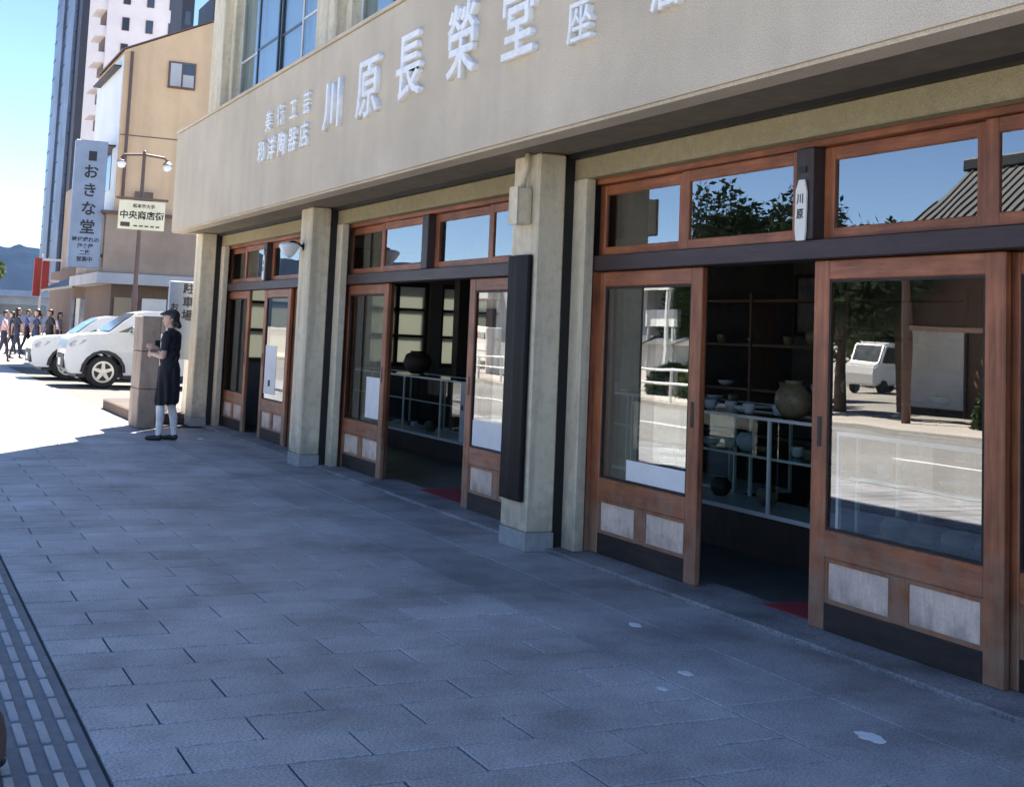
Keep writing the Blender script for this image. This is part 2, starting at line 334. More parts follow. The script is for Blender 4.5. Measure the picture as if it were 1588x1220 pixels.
for (x, y, w) in slabs[:300]:
    kx = round(w, 2)
    if kx not in slab_cache:
        slab_cache[kx] = me_slab if abs(w-PY) < .01 else MB().box(-PX/2+.0065, PX/2-.0065, -w/2+.0045, w/2-.0045, -.05, 0).mesh('paving_slab', M_slab, bevel=.004)
    o = link('paving_slab', slab_cache[kx], pave); o.location = (x, y, random.uniform(-.0015, .0015)); o.rotation_euler = (random.uniform(-.002, .002), random.uniform(-.003, .003), 0)
rest = MB()
for (x, y, w) in slabs[300:]: rest.box(x-PX/2+.0065, x+PX/2-.0065, y-w/2+.0045, y+w/2-.0045, -.05, random.uniform(-.0015, .0015))
tag(rest.build('paving_slab', M_slab, pave), None, kind='stuff')
# wide border slabs along the shop front
for i in range(44):
    xa = -2.0-i*.9
    for ya, yb in (((3.303, 3.84), (3.846, 4.36)) if i < 19 else ((3.303, 3.495),)):
        MB().box(xa-.897, xa, ya, yb, -.05, random.uniform(-.001, .001)).build('border_slab', M_slabedge, pave, bevel=.003)
for i in range(10):
    MB().box(-2.0-(i+1)*1.8+.003, -2.0-i*1.8, 4.366, 4.84, -.05, .022).build('threshold_stone', M_thresh, pave, bevel=.008)
# tactile guide strip: dark bed, four rows of raised light bars
for i in range(66):
    xa = 1.0-i*.3
    MB().box(xa-.298, xa, .448, .790, -.05, -.004).build('tactile_tile', M_tactbase, pave, bevel=.002) if xa > -12 else None
me_bar = MB().box(-.124, .124, -.0165, .0165, -.006, .006).mesh('tactile_bar', M_tact, bevel=.003)
for i in range(44):
    xa = 1.0-i*.3-.15
    for yy in (.49, .57, .65, .73):
        o = link('tactile_bar', me_bar, pave); o.location = (xa, yy, 0)
# bird droppings and gum on the slabs
def blob(name, x, y, r, seed, parent, mat, el=1.6):
    rg = random.Random(seed); n = 18; pts = []
    for i in range(n):
        a = 2*math.pi*i/n; q = r*(.7+.5*rg.random()); pts.append((x+q*el*math.cos(a), y+q*math.sin(a)))
    MB().prism(pts, 2, .0005, .0035).build(name, mat, parent)
for i, (x, y, r) in enumerate([(-4.15, 3.62, .045), (-5.2, 3.45, .028), (-6.15, 3.75, .03), (-5.0, 3.2, .02), (-17.4, 3.9, .05)]):
    blob('stain', x, y, r, i, pave, M_stain)

# ================================================================== SHOP BUILDING
shop = thing('shop_building', 'stuccoed shop with raised lettering and red wood sliding doors', 'building', (-11, 4.2, 0))
PIL = [-19.45, -13.94, -8.40, -2.88]     # right edge of every pillar
for i, xr in enumerate(PIL):
    p = MB().box(xr-.42, xr, 4.2, 4.42, .13, 2.83).build('pillar', M_pillar, shop, bevel=.012)
    MB().box(xr-.424, xr+.004, 4.196, 4.424, 0, .13).build('plinth', M_plinth, p, bevel=.004)
    MB().box(xr-.56, xr+.16, 4.50, 4.582, 0, 2.655).build('jamb', M_pillar, shop, bevel=.008)
    MB().box(xr-.30, xr-.02, 4.42, 4.50, 0, 2.82).build('shutter_guide', M_black, shop)  # black fill paints the shade in the gap of the shutter channel
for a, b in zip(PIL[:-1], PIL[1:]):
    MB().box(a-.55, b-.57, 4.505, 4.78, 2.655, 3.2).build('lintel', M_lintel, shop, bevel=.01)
fas = MB().box(-19.76, -1.5, 3.8, 4.0, 2.815, 4.30).build('fascia', M_fascia, shop, bevel=.02, segs=2)
MB().box(-19.78, -1.5, 3.79, 4.3, 4.302, 4.34).build('fascia_cap', M_fascia, fas, bevel=.008)
MB().box(-19.75, -19.6, 4.0, 4.6, 2.82, 4.29).build('fascia_return', M_fascia, fas)
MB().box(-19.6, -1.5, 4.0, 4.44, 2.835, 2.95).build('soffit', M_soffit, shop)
MB().box(-19.6, -1.5, 4.44, 4.50, 2.90, 2.98).build('shutter_slot', M_black, shop)
MB().box(-19.4, -1.5, 4.43, 4.5005, 2.80, 2.90).build('shutter_rail', M_black, shop)  # black strip that makes the dark band along the lintel top
MB().box(-5.92, -5.905, 4.46, 4.5, 2.80, 2.86).build('shutter_bracket', M_steel, shop)

# raised letters
def letter(ch, x, z, w, h, depth=.05, off=.02, bev=.012):
    M = M_minusY(x, 3.80-depth/2, z, w, h)
    textmesh('letter', ch, 1.0, depth/2, off, M_letter, fas, M, bev)
for ch, x0, x1, z0, z1 in (('川', -12.36, -11.72, 3.33, 3.91), ('原', -11.38, -10.66, 3.29, 3.95), ('長', -10.36, -9.68, 3.31, 3.98),
                           ('榮', -9.24, -8.60, 3.30, 3.98), ('堂', -8.26, -7.62, 3.28, 3.94), ('座', -7.24, -6.86, 3.28, 3.62), ('店', -6.24, -5.86, 3.28, 3.62)):
    letter(ch, (x0+x1)/2, (z0+z1)/2, (x1-x0)*.86, (z1-z0)*.90, .04, .004, .008)
for i, ch in enumerate('美術工芸'): letter(ch, -14.42+i*.49, 3.78, .24, .25, .03, .006, .004)
for i, ch in enumerate('和洋陶器店'): letter(ch, -14.66+i*.42, 3.45, .30, .28, .03, .006, .004)

# sliding doors
DOOR_H = 1.985
def door(x0, x1, y, z0=.022, handle=0):
    """frame mesh of stiles and rails with the glass, the lower panels and the kick board as its sub-parts"""
    h = DOOR_H; st = .125; t = .042
    f = MB()
    f.box(x0, x0+st, y, y+t, z0, h); f.box(x1-st, x1, y, y+t, z0, h)
    f.box(x0+st, x1-st, y+.002, y+t-.002, h-.105, h, 1); f.box(x0+st, x1-st, y+.002, y+t-.002, .40, .545, 1)
    xm = (x0+x1)/2; f.box(xm-.05, xm+.05, y+.003, y+t-.003, .165, .40)
    d = f.build('sliding_door', [M_wood, M_woodx], shop, bevel=.006)
    MB().box(x0+st+.001, x1-st-.001, y+.004, y+t-.004, z0, .165).build('kick_board', M_kick, d, bevel=.004)
    for a, b in ((x0+st, xm-.05), (xm+.05, x1-st)):
        MB().box(a, b, y+.018, y+.03, .165, .40).build('lower_panel', M_panel, d)
        q = .022
        fr = MB(); fr.box(a, b, y+.010, y+.018, .40-q, .40); fr.box(a, b, y+.010, y+.018, .165, .165+q); fr.box(a, a+q, y+.010, y+.018, .165+q, .40-q); fr.box(b-q, b, y+.010, y+.018, .165+q, .40-q)
        fr.build('panel_moulding', M_wood, d)
    q = .016; fr = MB(); a, b, zl, zh = x0+st, x1-st, .545, h-.105
    fr.box(a, b, y+.008, y+.016, zh-q, zh); fr.box(a, b, y+.008, y+.016, zl, zl+q); fr.box(a, a+q, y+.008, y+.016, zl+q, zh-q); fr.box(b-q, b, y+.008, y+.016, zl+q, zh-q)
    fr.build('glazing_bead', M_kick, d)
    MB().box(a, b, y+.018, y+.023, zl, zh).build('glass_pane', M_glass, d)
    if handle:
        hx = x1-.07 if handle > 0 else x0+.07
        MB().box(hx-.016, hx+.016, y-.004, y, .98, 1.14).build('finger_pull', M_black, d, bevel=.004)
    return d
YF, YB = 4.63, 4.69
door(-8.27, -6.92, YF, handle=1); door(-8.26, -7.00, YB)
door(-5.82, -4.45, YF, handle=-1); door(-4.545, -3.46, YB, handle=1)
door(-13.92, -12.58, YF, handle=1); door(-13.9, -12.66, YB)
door(-10.53, -9.20, YF, handle=-1); door(-10.3, -9.0, YB)
door(-19.50, -18.15, YF, handle=1); door(-17.35, -16.1, YF, handle=-1); door(-16.15, -14.52, YB)
# fixed timber: header bar, transom windows, posts, side frames
BAYS = [(-19.53, -14.46, -17.25), (-13.95, -8.90, -11.52), (-8.30, -3.40, -5.855)]
for (a, b, c) in BAYS:
    MB().box(a, b, 4.585, 4.75, 1.99, 2.10).build('header_bar', M_header, shop, bevel=.006)
    MB().box(a, b, 4.60, 4.74, 2.615, 2.655).build('top_rail', M_woodx, shop, bevel=.004)
    MB().box(c-.075, c+.075, 4.575, 4.73, 2.10, 2.613).build('transom_post', M_post, shop, bevel=.006)
    MB().box(a+.001, a+.03, 4.60, 4.74, .022, 1.99).build('side_frame', M_wood, shop)
    MB().box(b-.03, b-.001, 4.60, 4.74, .022, 1.99).build('side_frame', M_wood, shop)
    for (p, q) in ((a, c-.075), (c+.075, b)):
        m = (p+q)/2 - (.05 if p == a else -.02)
        for k, (u, w) in enumerate(((p, m), (m, q))):
            yy = 4.62 if k else 4.655
            zt, zb, s = 2.612, 2.10, .085
            f = MB(); f.box(u, u+s, yy, yy+.035, zb, zt); f.box(w-s, w, yy, yy+.035, zb, zt)
            f.box(u+s, w-s, yy+.001, yy+.034, zt-.075, zt, 1); f.box(u+s, w-s, yy+.001, yy+.034, zb, zb+.065, 1)
            t = f.build('transom_window', [M_wood, M_woodx], shop, bevel=.005)
            MB().box(u+s, w-s, yy+.014, yy+.019, zb+.065, zt-.075).build('glass_pane', M_glass, t)
# upper storey
for xr in PIL:
    MB().box(xr-.62, xr+.12, 4.3, 4.62, 4.34, 7.0).build('upper_pier', M_pillar, shop, bevel=.015)
    MB().box(xr-.80, xr-.62, 4.42, 4.62, 4.34, 7.0).build('upper_jamb', M_pillar, shop, bevel=.01)
    MB().box(xr+.12, xr+.30, 4.42, 4.62, 4.34, 7.0).build('upper_jamb', M_pillar, shop, bevel=.01)
MB().box(-20.07, -2.7, 4.28, 4.7, 7.0, 11.6).build('upper_wall', M_fascia, shop, bevel=.02)  # carried up out of view to lengthen the shop's shadow
MB().box(-20.05, -2.72, 4.7, 11.2, 7.0, 11.3).build('top_storey', M_lot, shop)  # unseen storey, added so the shop keeps the sun off the pavement
for a, b in zip(PIL[:-1], PIL[1:]):
    u, w = a+.30, b-.80; n = 4; g = (w-u)/n
    MB().box(u, w, 4.46, 4.6, 4.34, 4.40).build('window_sill', M_alu, shop, bevel=.005)
    for i in range(n):
        xa, xb = u+i*g, u+(i+1)*g; y0 = 4.50 if i % 2 else 4.535
        f = MB(); f.box(xa, xa+.05, y0, y0+.03, 4.40, 7.0); f.box(xb-.05, xb, y0, y0+.03, 4.40, 7.0)
        for zz in (4.40, 5.34, 6.95): f.box(xa+.05, xb-.05, y0+.001, y0+.029, zz, zz+.05 if zz != 5.34 else zz+.03)
        t = f.build('window_sash', M_navy if i in (1, 2) else M_alu, shop, bevel=.003)
        MB().box(xa+.05, xb-.05, y0+.012, y0+.018, 4.45, 6.95).build('glass_pane', M_glass2, t)
    rl = MB().box(u-.1, w+.1, 4.36, 4.40, 4.70, 4.76).build('window_railing', M_navy, shop, bevel=.004)
    for i in range(5):
        xx = u+.05+i*(w-u-.1)/4; MB().box(xx-.025, xx+.025, 4.362, 4.398, 4.342, 4.70).build('baluster', M_navy, rl)
    MB().box(u, w, 4.605, 4.64, 4.40, 7.0).build('blind', M_paper, shop)
# side and back walls, interior
WIN = [(4.95, 5.75), (5.85, 6.6), (6.9, 7.95), (8.15, 9.3)]
lw = MB(); X0, X1 = -19.87, -19.62
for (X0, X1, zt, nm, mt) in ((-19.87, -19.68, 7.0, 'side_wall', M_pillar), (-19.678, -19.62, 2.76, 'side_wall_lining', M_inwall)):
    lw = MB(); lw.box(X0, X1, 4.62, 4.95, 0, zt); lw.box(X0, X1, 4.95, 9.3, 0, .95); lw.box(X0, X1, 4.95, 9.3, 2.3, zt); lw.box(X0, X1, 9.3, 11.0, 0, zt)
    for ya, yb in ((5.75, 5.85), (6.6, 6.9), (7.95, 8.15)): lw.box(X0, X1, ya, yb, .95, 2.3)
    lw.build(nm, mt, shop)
for (a, b) in WIN:
    f = MB()
    f.box(-19.80, -19.68, a, a+.06, .95, 2.3); f.box(-19.80, -19.68, b-.06, b, .95, 2.3); f.box(-19.80, -19.68, a+.06, b-.06, .95, 1.02); f.box(-19.80, -19.68, a+.06, b-.06, 2.22, 2.3)
    f.box(-19.78, -19.70, (a+b)/2-.03, (a+b)/2+.03, 1.02, 2.22); f.box(-19.775, -19.705, a+.06, b-.06, 1.42, 1.46); f.box(-19.775, -19.705, a+.06, b-.06, 1.84, 1.88)
    w = f.build('side_window', M_darkwood, shop)
    MB().box(-19.745, -19.735, a+.06, b-.06, 1.02, 2.22).build('frosted_pane', M_frost, w)
MB().box(-19.87, -2.9, 10.8, 11.0, 0, 7.0).build('back_wall', M_inwall, shop)
MB().box(-2.88, -2.7, 4.8, 10.8, 0, 7.0).build('end_wall', M_inwall, shop)
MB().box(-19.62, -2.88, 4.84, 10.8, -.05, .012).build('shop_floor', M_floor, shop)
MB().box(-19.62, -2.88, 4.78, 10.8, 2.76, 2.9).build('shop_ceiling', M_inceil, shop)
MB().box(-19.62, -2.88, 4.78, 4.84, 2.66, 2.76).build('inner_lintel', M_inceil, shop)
MB().box(-14.2, -14.0, 8.2, 10.8, .012, 2.76).build('partition', M_inwall, shop)
MB().box(-19.6, -19.3, 6.6, 6.85, .012, 2.76).build('inner_post', M_darkwood, shop)
MB().box(-16.2, -16.02, 6.9, 7.08, .012, 2.76).build('inner_post', M_darkwood, shop)

# fittings on the front
def plate(x, y, z, label):
    t = thing('name_plate', label, 'sign', (x, y, z), 'white name plates on the transom posts')
    pts = [(-.038, -.17), (.036, -.17), (.046, -.12), (.05, .10), (.03, .17), (-.02, .17), (-.046, .11), (-.05, -.1)]
    MB().prism([(x+p[0], z+p[1]) for p in pts], 1, y-.014, y).build('plate', M_paper, t, bevel=.003)
    for i, ch in enumerate('川原'): textmesh('lettering', ch, .062, .0008, .001, M_ink, t, M_minusY(x, y-.0155, z+.06-i*.085))
    MB().box(x-.03, x+.03, y-.004, y, z+.21, z+.245).build('sticker', M_ink, t)
plate(-5.865, 4.573, 2.265, 'white plate with brush writing on the dark post above the nearest doorway')
plate(-17.26, 4.573, 2.28, 'white plate on the dark post above the farthest doorway')
lb = thing('plank_sign', 'tall dark lacquered wooden plank hung on the middle pillar', 'sign board', (-8.6, 4.2, .33))
pr = [(-8.79, 4.19), (-8.79, 4.168), (-8.77, 4.160), (-8.61, 4.154), (-8.45, 4.160), (-8.43, 4.168), (-8.43, 4.19)]
MB().prism(pr, 2, .34, 2.09).build('board', M_lacquer, lb, bevel=.006)
for zz in (.5, 1.95): MB().box(-8.64, -8.58, 4.188, 4.1995, zz, zz+.05).build('hanger', M_black, lb)
eb = thing('electric_box', 'beige electrical box with conduit near the top of the middle pillar', 'box', (-8.6, 4.2, 2.3))
MB().box(-8.62, -8.49, 4.08, 4.1995, 2.31, 2.58).build('case', M_pillar, eb, bevel=.012)
MB().box(-8.625, -8.485, 4.07, 4.082, 2.305, 2.585).build('cover', M_pillar, eb, bevel=.004)
MB().tube([(-8.56, 4.15, 2.58), (-8.56, 4.16, 2.66), (-8.53, 4.165, 2.73), (-8.53, 4.165, 2.83)], .022, 8).build('conduit', M_pillar, eb, smooth=True)
MB().box(-8.645, -8.626, 4.1, 4.15, 2.36, 2.41).build('switch', M_white, eb)
MB().box(-8.83, -8.822, 4.21, 4.26, 2.16, 2.22).build('switch', M_white, eb)
wl_ = thing('wall_lamp', 'frosted glass wall lamp on a black bracket by the farthest doorway', 'lamp', (-14.2, 4.2, 2.35))
MB().lathe([(.045, 0), (.045, .015)], (-14.22, 4.2, 2.40), 14, 1).build('wall_plate', M_black, wl_)
MB().tube([(-14.22, 4.19, 2.40), (-14.22, 4.14, 2.43), (-14.22, 4.09, 2.45), (-14.22, 4.04, 2.44)], .012, 8).build('arm', M_black, wl_, smooth=True)
MB().lathe([(.03, .06), (.09, .05), (.115, .03), (.11, .0), (.075, -.05), (.045, -.09), (.015, -.11)], (-14.22, 4.04, 2.375), 18).build('shade', M_lampglass, wl_, smooth=True)
# paper notices on the glass
def notice(x0, x1, y, z0, z1, label, lines=0, group=None):
    o = thing('paper_notice', label, 'notice', ((x0+x1)/2, y, z0), group)
    MB().box(x0, x1, y-.0015, y, z0, z1).build('sheet', M_paper, o)
    for i in range(lines):
        zz = z1-(i+1)*(z1-z0)/(lines+1)
        MB().box(x0+.05*(x1-x0)+.02, x1-.02-random.random()*.2*(x1-x0), y-.0022, y-.0016, zz-.006, zz+.006).build('print_line', M_ink_brown, o)
    return o
notice(-7.80, -7.06, YF+.0175, .565, .70, 'wide blank paper strip along the foot of the glass left of the nearest doorway')
notice(-13.15, -12.74, YF+.0175, .60, 1.02, 'white sheet low on the glass left of the middle doorway')
notice(-10.38, -9.42, YF+.0175, .565, .78, 'white strip at the foot of the glass right of the middle doorway')
o = notice(-17.20, -16.66, YF+.0175, .62, 1.25, 'tall white poster on the glass of the farthest doorway')
MB().box(-17.0, -16.9, YF+.0150, YF+.0157, .72, .80).build('printed_mark', M_ink, o)

# red mats
for x0, x1, lb_ in ((-6.35, -5.80, 'dark red mat in the nearest doorway'), (-11.75, -10.55, 'dark red mat in the middle doorway')):
    tag(MB().box(x0, x1, 4.72, 5.15, .0125, .026).build('door_mat', M_red, bevel=.006), lb_, 'mat', 'red door mats')

# display cases
def case(x0, x1, y0, y1, z0, z1, label, posts=2, shelf=True):
    t = thing('display_case', label, 'display case', ((x0+x1)/2, (y0+y1)/2, .012), 'glass display cases inside the shop')
    MB().box(x0+.02, x1-.02, y0+.02, y1-.02, .012, z0).build('base', M_darkwood, t)
    MB().box(x0, x1, y0, y1, z0, z0+.03).build('floor_board', M_steel, t)
    f = MB(); s = .022
    for i in range(posts+1):
        xx = x0+(x1-x0-s)*i/posts
        f.box(xx, xx+s, y0, y0+s, z0+.03, z1-s); f.box(xx, xx+s, y1-s, y1, z0+.03, z1-s)
    f.box(x0, x1, y0, y0+s, z1-s, z1); f.box(x0, x1, y1-s, y1, z1-s, z1); f.box(x0, x0+s, y0+s, y1-s, z1-s, z1); f.box(x1-s, x1, y0+s, y1-s, z1-s, z1)
    f.build('frame', M_steel, t)
    MB().box(x0+s, x1-s, y0+s, y1-s, z1-.014, z1-.006).build('top_glass', M_case_glass, t)
    MB().box(x0+s, x1-s, y0+.006, y0+.012, z0+.03, z1-s).build('front_glass', M_case_glass, t)
    MB().box(x0+.006, x0+.012, y0+s, y1-s, z0+.03, z1-s).build('side_glass', M_case_glass, t)
    MB().box(x1-.012, x1-.006, y0+s, y1-s, z0+.03, z1-s).build('side_glass', M_case_glass, t)
    if shelf:
        zz = (z0+z1)/2+.05; MB().box(x0+.03, x1-.03, y0+.08, y1-.03, zz, zz+.008).build('shelf', M_case_glass, t)
        MB().box(x0+.03, x1-.03, y0+.07, y0+.08, zz-.005, zz+.012).build('shelf_edge', M_steel, t)
    return t
case(-6.15, -3.5, 5.08, 5.55, .40, 1.03, 'glass display case with pale metal frame behind the nearest closed door', 2)
case(-9.6, -6.75, 5.75, 6.3, .30, 1.0, 'long glass display case seen through the nearest doorway', 3)
case(-18.6, -13.6, 6.2, 6.8, .22, .95, 'low glass counter seen through the middle doorway', 4)
case(-12.0, -9.3, 6.6, 7.2, .26, 1.0, 'glass display case deep inside between the two open doorways', 3)
def pot(name, prof, loc, mat, label, cat, group=None):
    return tag(MB().lathe([(r, h) for r, h in prof], (0, 0, 0), 22).build(name, mat, smooth=True), label, cat, group)
j = pot('jar', [(.075, 0), (.13, .03), (.185, .10), (.205, .18), (.19, .26), (.14, .33), (.09, .355), (.085, .38), (.10, .395), (.075, .395), (.07, .36)], None, M_jar, 'large round ochre jar standing on the display case in the nearest doorway', 'jar')
j.location = (-7.72, 5.98, 1.0); j.scale = (.68, .68, .68)
rg = random.Random(3)
cup = [(.022, 0), (.035, .008), (.045, .05), (.048, .075), (.043, .075), (.038, .03)]; bowl = [(.03, 0), (.06, .02), (.08, .05), (.076, .05), (.05, .02)]
for i in range(9):
    px = -9.35+i*.17+rg.uniform(-.03, .03); py = 5.95+rg.uniform(-.08, .12)
    o = pot('cup' if i % 3 else 'bowl', cup if i % 3 else bowl, None, M_china, ['leftmost', 'second', 'third', 'fourth', 'fifth', 'sixth', 'seventh', 'eighth', 'ninth', 'tenth'][i]+' white china '+('cup' if i % 3 else 'bowl')+' in the row on the long display case', 'crockery', 'small china on the display case')
    o.location = (px, py, 1.0)
for i in range(10):
    o = pot('pot', [(.045, 0), (.07, .03), (.085, .07), (.075, .11), (.05, .125), (.055, .135), (.045, .13)], None, (M_jar, M_darkwood)[i % 2], ['leftmost', 'second', 'third', 'fourth', 'fifth', 'sixth', 'seventh', 'eighth', 'ninth', 'tenth'][i if i < 6 else i-6]+(' small pot in the display case behind the nearest closed door' if i < 6 else ' small pot inside the long display case'), 'pot', 'small dark pots in the display cases')
    o.location = ((-5.9+i*.24) if i < 6 else (-9.3+(i-6)*.6), 5.3 if i < 6 else 6.05, .431 if i < 6 else .331)
o = pot('pot', [(.1, 0), (.2, .08), (.24, .2), (.2, .32), (.12, .36), (.14, .38), (.1, .37)], None, M_darkwood, 'dark round pot silhouetted on the counter in the middle doorway', 'pot'); o.location = (-16.4, 6.5, .95); o.scale = (.8, .8, .8)
o = pot('vase', [(.08, 0), (.14, .1), (.16, .25), (.09, .4), (.07, .47), (.1, .5), (.07, .49)], None, M_darkwood, 'dark tall pot behind the glass right of the nearest doorway', 'pot'); o.location = (-4.75, 5.35, .431)
for i, (xa, xb) in enumerate(((-14.18, -13.98), (-13.86, -13.70))):
    t = thing('price_card', ('wider' if i == 0 else 'narrower')+' white card standing against the counter in the middle doorway', 'card', (xa, 6.19, .25), 'white cards on the counter')
    MB().box(xa, xb, 6.178, 6.186, .26, .93).build('sheet', M_paper, t); MB().box(xa+.04, xa+.09, 6.175, 6.1775, .62, .68).build('printed_mark', M_ink, t)
ORD2 = ['leftmost', 'second', 'third', 'fourth', 'fifth', 'sixth', 'seventh', 'eighth', 'ninth', 'tenth', 'eleventh', 'twelfth']
for (nm, x0, yy, zz, n, st) in (('on the glass shelf of the long display case', -9.3, 6.05, .711, 10, .24), ('on the glass shelf behind the nearest closed door', -6.0, 5.33, .776, 8, .26), ('on the floor of the middle counter', -18.2, 6.5, .252, 12, .36), ('on top of the deep display case', -11.8, 6.9, 1.0, 8, .3)):
    rgq = random.Random(n*7)
    for i in range(n):
        pf = rgq.choice([cup, bowl, bowl, [(.045, 0), (.07, .03), (.085, .07), (.075, .11), (.05, .125), (.055, .135), (.045, .13)]])
        o = pot('crockery', pf, None, rgq.choice([M_china, M_jar, M_plaster, M_china]), ORD2[i]+' piece of crockery '+nm, 'crockery', 'crockery for sale'); o.location = (x0+i*st+rgq.uniform(-.04, .04), yy+rgq.uniform(-.08, .08), zz)
rk = thing('stock_rack', 'open wooden rack of pots against the back wall of the shop', 'rack', (-15.8, 10.5, .012))
for zz in (.5, 1.0, 1.5, 2.0): MB().box(-13.95, -9.0, 8.9, 9.2, zz, zz+.03).build('shelf', M_brownwall, rk)
for xx in (-13.95, -12.3, -10.65, -9.03): MB().box(xx, xx+.04, 8.88, 9.22, .012, 2.1).build('upright', M_brownwall, rk)
rgs = random.Random(9); ORD = ['leftmost', 'second', 'third', 'fourth', 'fifth', 'sixth', 'seventh', 'eighth']
for li, (zz, ln) in enumerate(((1.03, 'lower'), (1.53, 'upper'))):
    for i in range(8):
        sh_ = rgs.choice([cup, bowl, [(.05, 0), (.09, .06), (.10, .14), (.05, .22), (.06, .26), (.04, .25)], [(.06, 0), (.12, .05), (.13, .12), (.08, .2), (.06, .19)]])
        o = pot('pot', sh_, None, rgs.choice([M_china, M_jar, M_plaster]), ORD[i]+' pot on the '+ln+' shelf of the rack at the back', 'pot', 'stock on the back rack'); o.location = (-13.6+i*.58+rgs.uniform(-.08, .08), 9.05, zz); k = 1.3 if sh_ in (cup, bowl) else 1; o.scale = (k, k, k)
# pictures, shelf and chest at the back
def picture(x0, x1, z0, z1, label):
    t = thing('framed_picture', label, 'picture', ((x0+x1)/2, 10.78, z0)); y = 10.775
    f = MB(); s = .05; f.box(x0, x1, y-.03, y, z1-s, z1); f.box(x0, x1, y-.03, y, z0, z0+s); f.box(x0, x0+s, y-.03, y, z0+s, z1-s); f.box(x1-s, x1, y-.03, y, z0+s, z1-s)
    f.build('frame', M_frame, t); MB().box(x0+s, x1-s, y-.012, y-.002, z0+s, z1-s).build('sheet', M_pic, t)
picture(-13.9, -13.12, 1.66, 2.46, 'large framed print on the dark back wall of the shop')
picture(-12.95, -12.55, 2.2, 2.6, 'small framed picture on the back wall of the shop')
sh = thing('wall_shelf', 'wooden wall shelf at the back of the shop above the round jar', 'shelf', (-12, 10.6, 1.3))
MB().box(-13.0, -10.2, 10.4, 10.78, 1.62, 1.68).build('board', M_darkwood, sh); MB().box(-13.0, -12.95, 10.4, 10.78, 1.2, 1.62).build('side', M_darkwood, sh); MB().box(-12.6, -10.4, 10.45, 10.7, 1.30, 1.60).build('pale_box', M_brownwall, sh)
ch = thing('wooden_cabinet', 'tall dark wooden cabinet against the back wall of the shop', 'cabinet', (-10.6, 10.5, .012))
MB().box(-12.3, -9.4, 10.35, 10.78, .012, 1.15).build('carcass', M_darkwood, ch)
for i in range(4): MB().box(-12.25+i*.71, -12.25+i*.71+.66, 10.33, 10.348, .08, 1.08).build('cabinet_door', M_darkwood, ch)

# ================================================================== PEOPLE
def capsule_mesh(p0, p1, r0, r1, V, Fc, seg=12, sc=(1,1,1)):
    p0 = Vector(p0); p1 = Vector(p1); d = p1-p0; L = d.length
    d = d.normalized() if L > 1e-6 else Vector((0, 0, 1))
    a = d.orthogonal().normalized(); b = d.cross(a); n = len(V); rings = []
    for t in (-90, -60, -30, 0): rings.append((p0+d*r0*math.sin(R(t)), r0*math.cos(R(t))))
    for t in (0, 30, 60, 90): rings.append((p1+d*r1*math.sin(R(t)), r1*math.cos(R(t))))
    for c, r in rings:
        r = max(r, 1e-4)
        for k in range(seg):
            t = 2*math.pi*k/seg; V.append(tuple(c+(a*math.cos(t)+b*math.sin(t))*r))
    for i in range(len(rings)-1):
        for k in range(seg):
            j = (k+1) % seg; Fc.append((n+i*seg+k, n+i*seg+j, n+(i+1)*seg+j, n+(i+1)*seg+k))
    Fc.append(tuple(n+k for k in range(seg-1, -1, -1))); Fc.append(tuple(n+(len(rings)-1)*seg+k for k in range(seg)))
def blend_body(name, caps, mats, voxel, parent, smooth_it=4, folds=None):
    """one continuous surface grown round a set of tapered limbs, coloured by the nearest limb"""
    V, Fc = [], []
    for (p0, p1, r0, r1, mi) in caps: capsule_mesh(p0, p1, r0, r1, V, Fc)
    me = bpy.data.meshes.new('b'); me.from_pydata(V, [], Fc)
    ob = bpy.data.objects.new('b', me); COL.objects.link(ob)
    md = ob.modifiers.new('r', 'REMESH'); md.mode = 'VOXEL'; md.voxel_size = voxel
    dg = bpy.context.evaluated_depsgraph_get(); dg.update()
    m2 = bpy.data.meshes.new_from_object(ob.evaluated_get(dg)); bpy.data.objects.remove(ob)
    bm = bmesh.new(); bm.from_mesh(m2)
    for _ in range(smooth_it): bmesh.ops.smooth_vert(bm, verts=bm.verts, factor=.5, use_axis_x=True, use_axis_y=True, use_axis_z=True)
    if folds:      # hanging cloth falls in soft folds
        z0, z1 = folds
        for v in bm.verts:
            if z0 < v.co.z < z1 and math.hypot(v.co.x, v.co.y) > .08 and abs(v.co.y) < .2:
                k = min(1, (z1-v.co.z)/.25); an = math.atan2(v.co.y, v.co.x); q = 1+.09*k*math.sin(an*9+v.co.z*5)+.04*k*math.sin(an*4+2+v.co.z*9)
                v.co.x *= q; v.co.y *= q
            elif z1 <= v.co.z < z1+.42 and abs(v.co.y) < .17:
                v.co.x += .008*math.sin(v.co.z*48+v.co.y*30)
    bm.to_mesh(m2); bm.free()
    m2.name = name; m2.materials.clear()
    for m in mats: m2.materials.append(m)
    n = len(m2.polygons); C = np.zeros(n*3); m2.polygons.foreach_get('center', C); C = C.reshape(-1, 3)
    best = np.full(n, 1e9); idx = np.zeros(n, int)
    for (p0, p1, r0, r1, mi) in caps:
        p0 = np.array(p0, float); d = np.array(p1, float)-p0; L2 = max(d@d, 1e-9)
        t = np.clip(((C-p0)@d)/L2, 0, 1); dist = np.linalg.norm(C-(p0+t[:, None]*d), axis=1)-(r0+(r1-r0)*t)
        k = dist < best; best[k] = dist[k]; idx[k] = mi
    m2.polygons.foreach_set('material_index', idx.astype(np.int32)); m2.polygons.foreach_set('use_smooth', [True]*n); m2.update()
    return link(name, m2, parent)
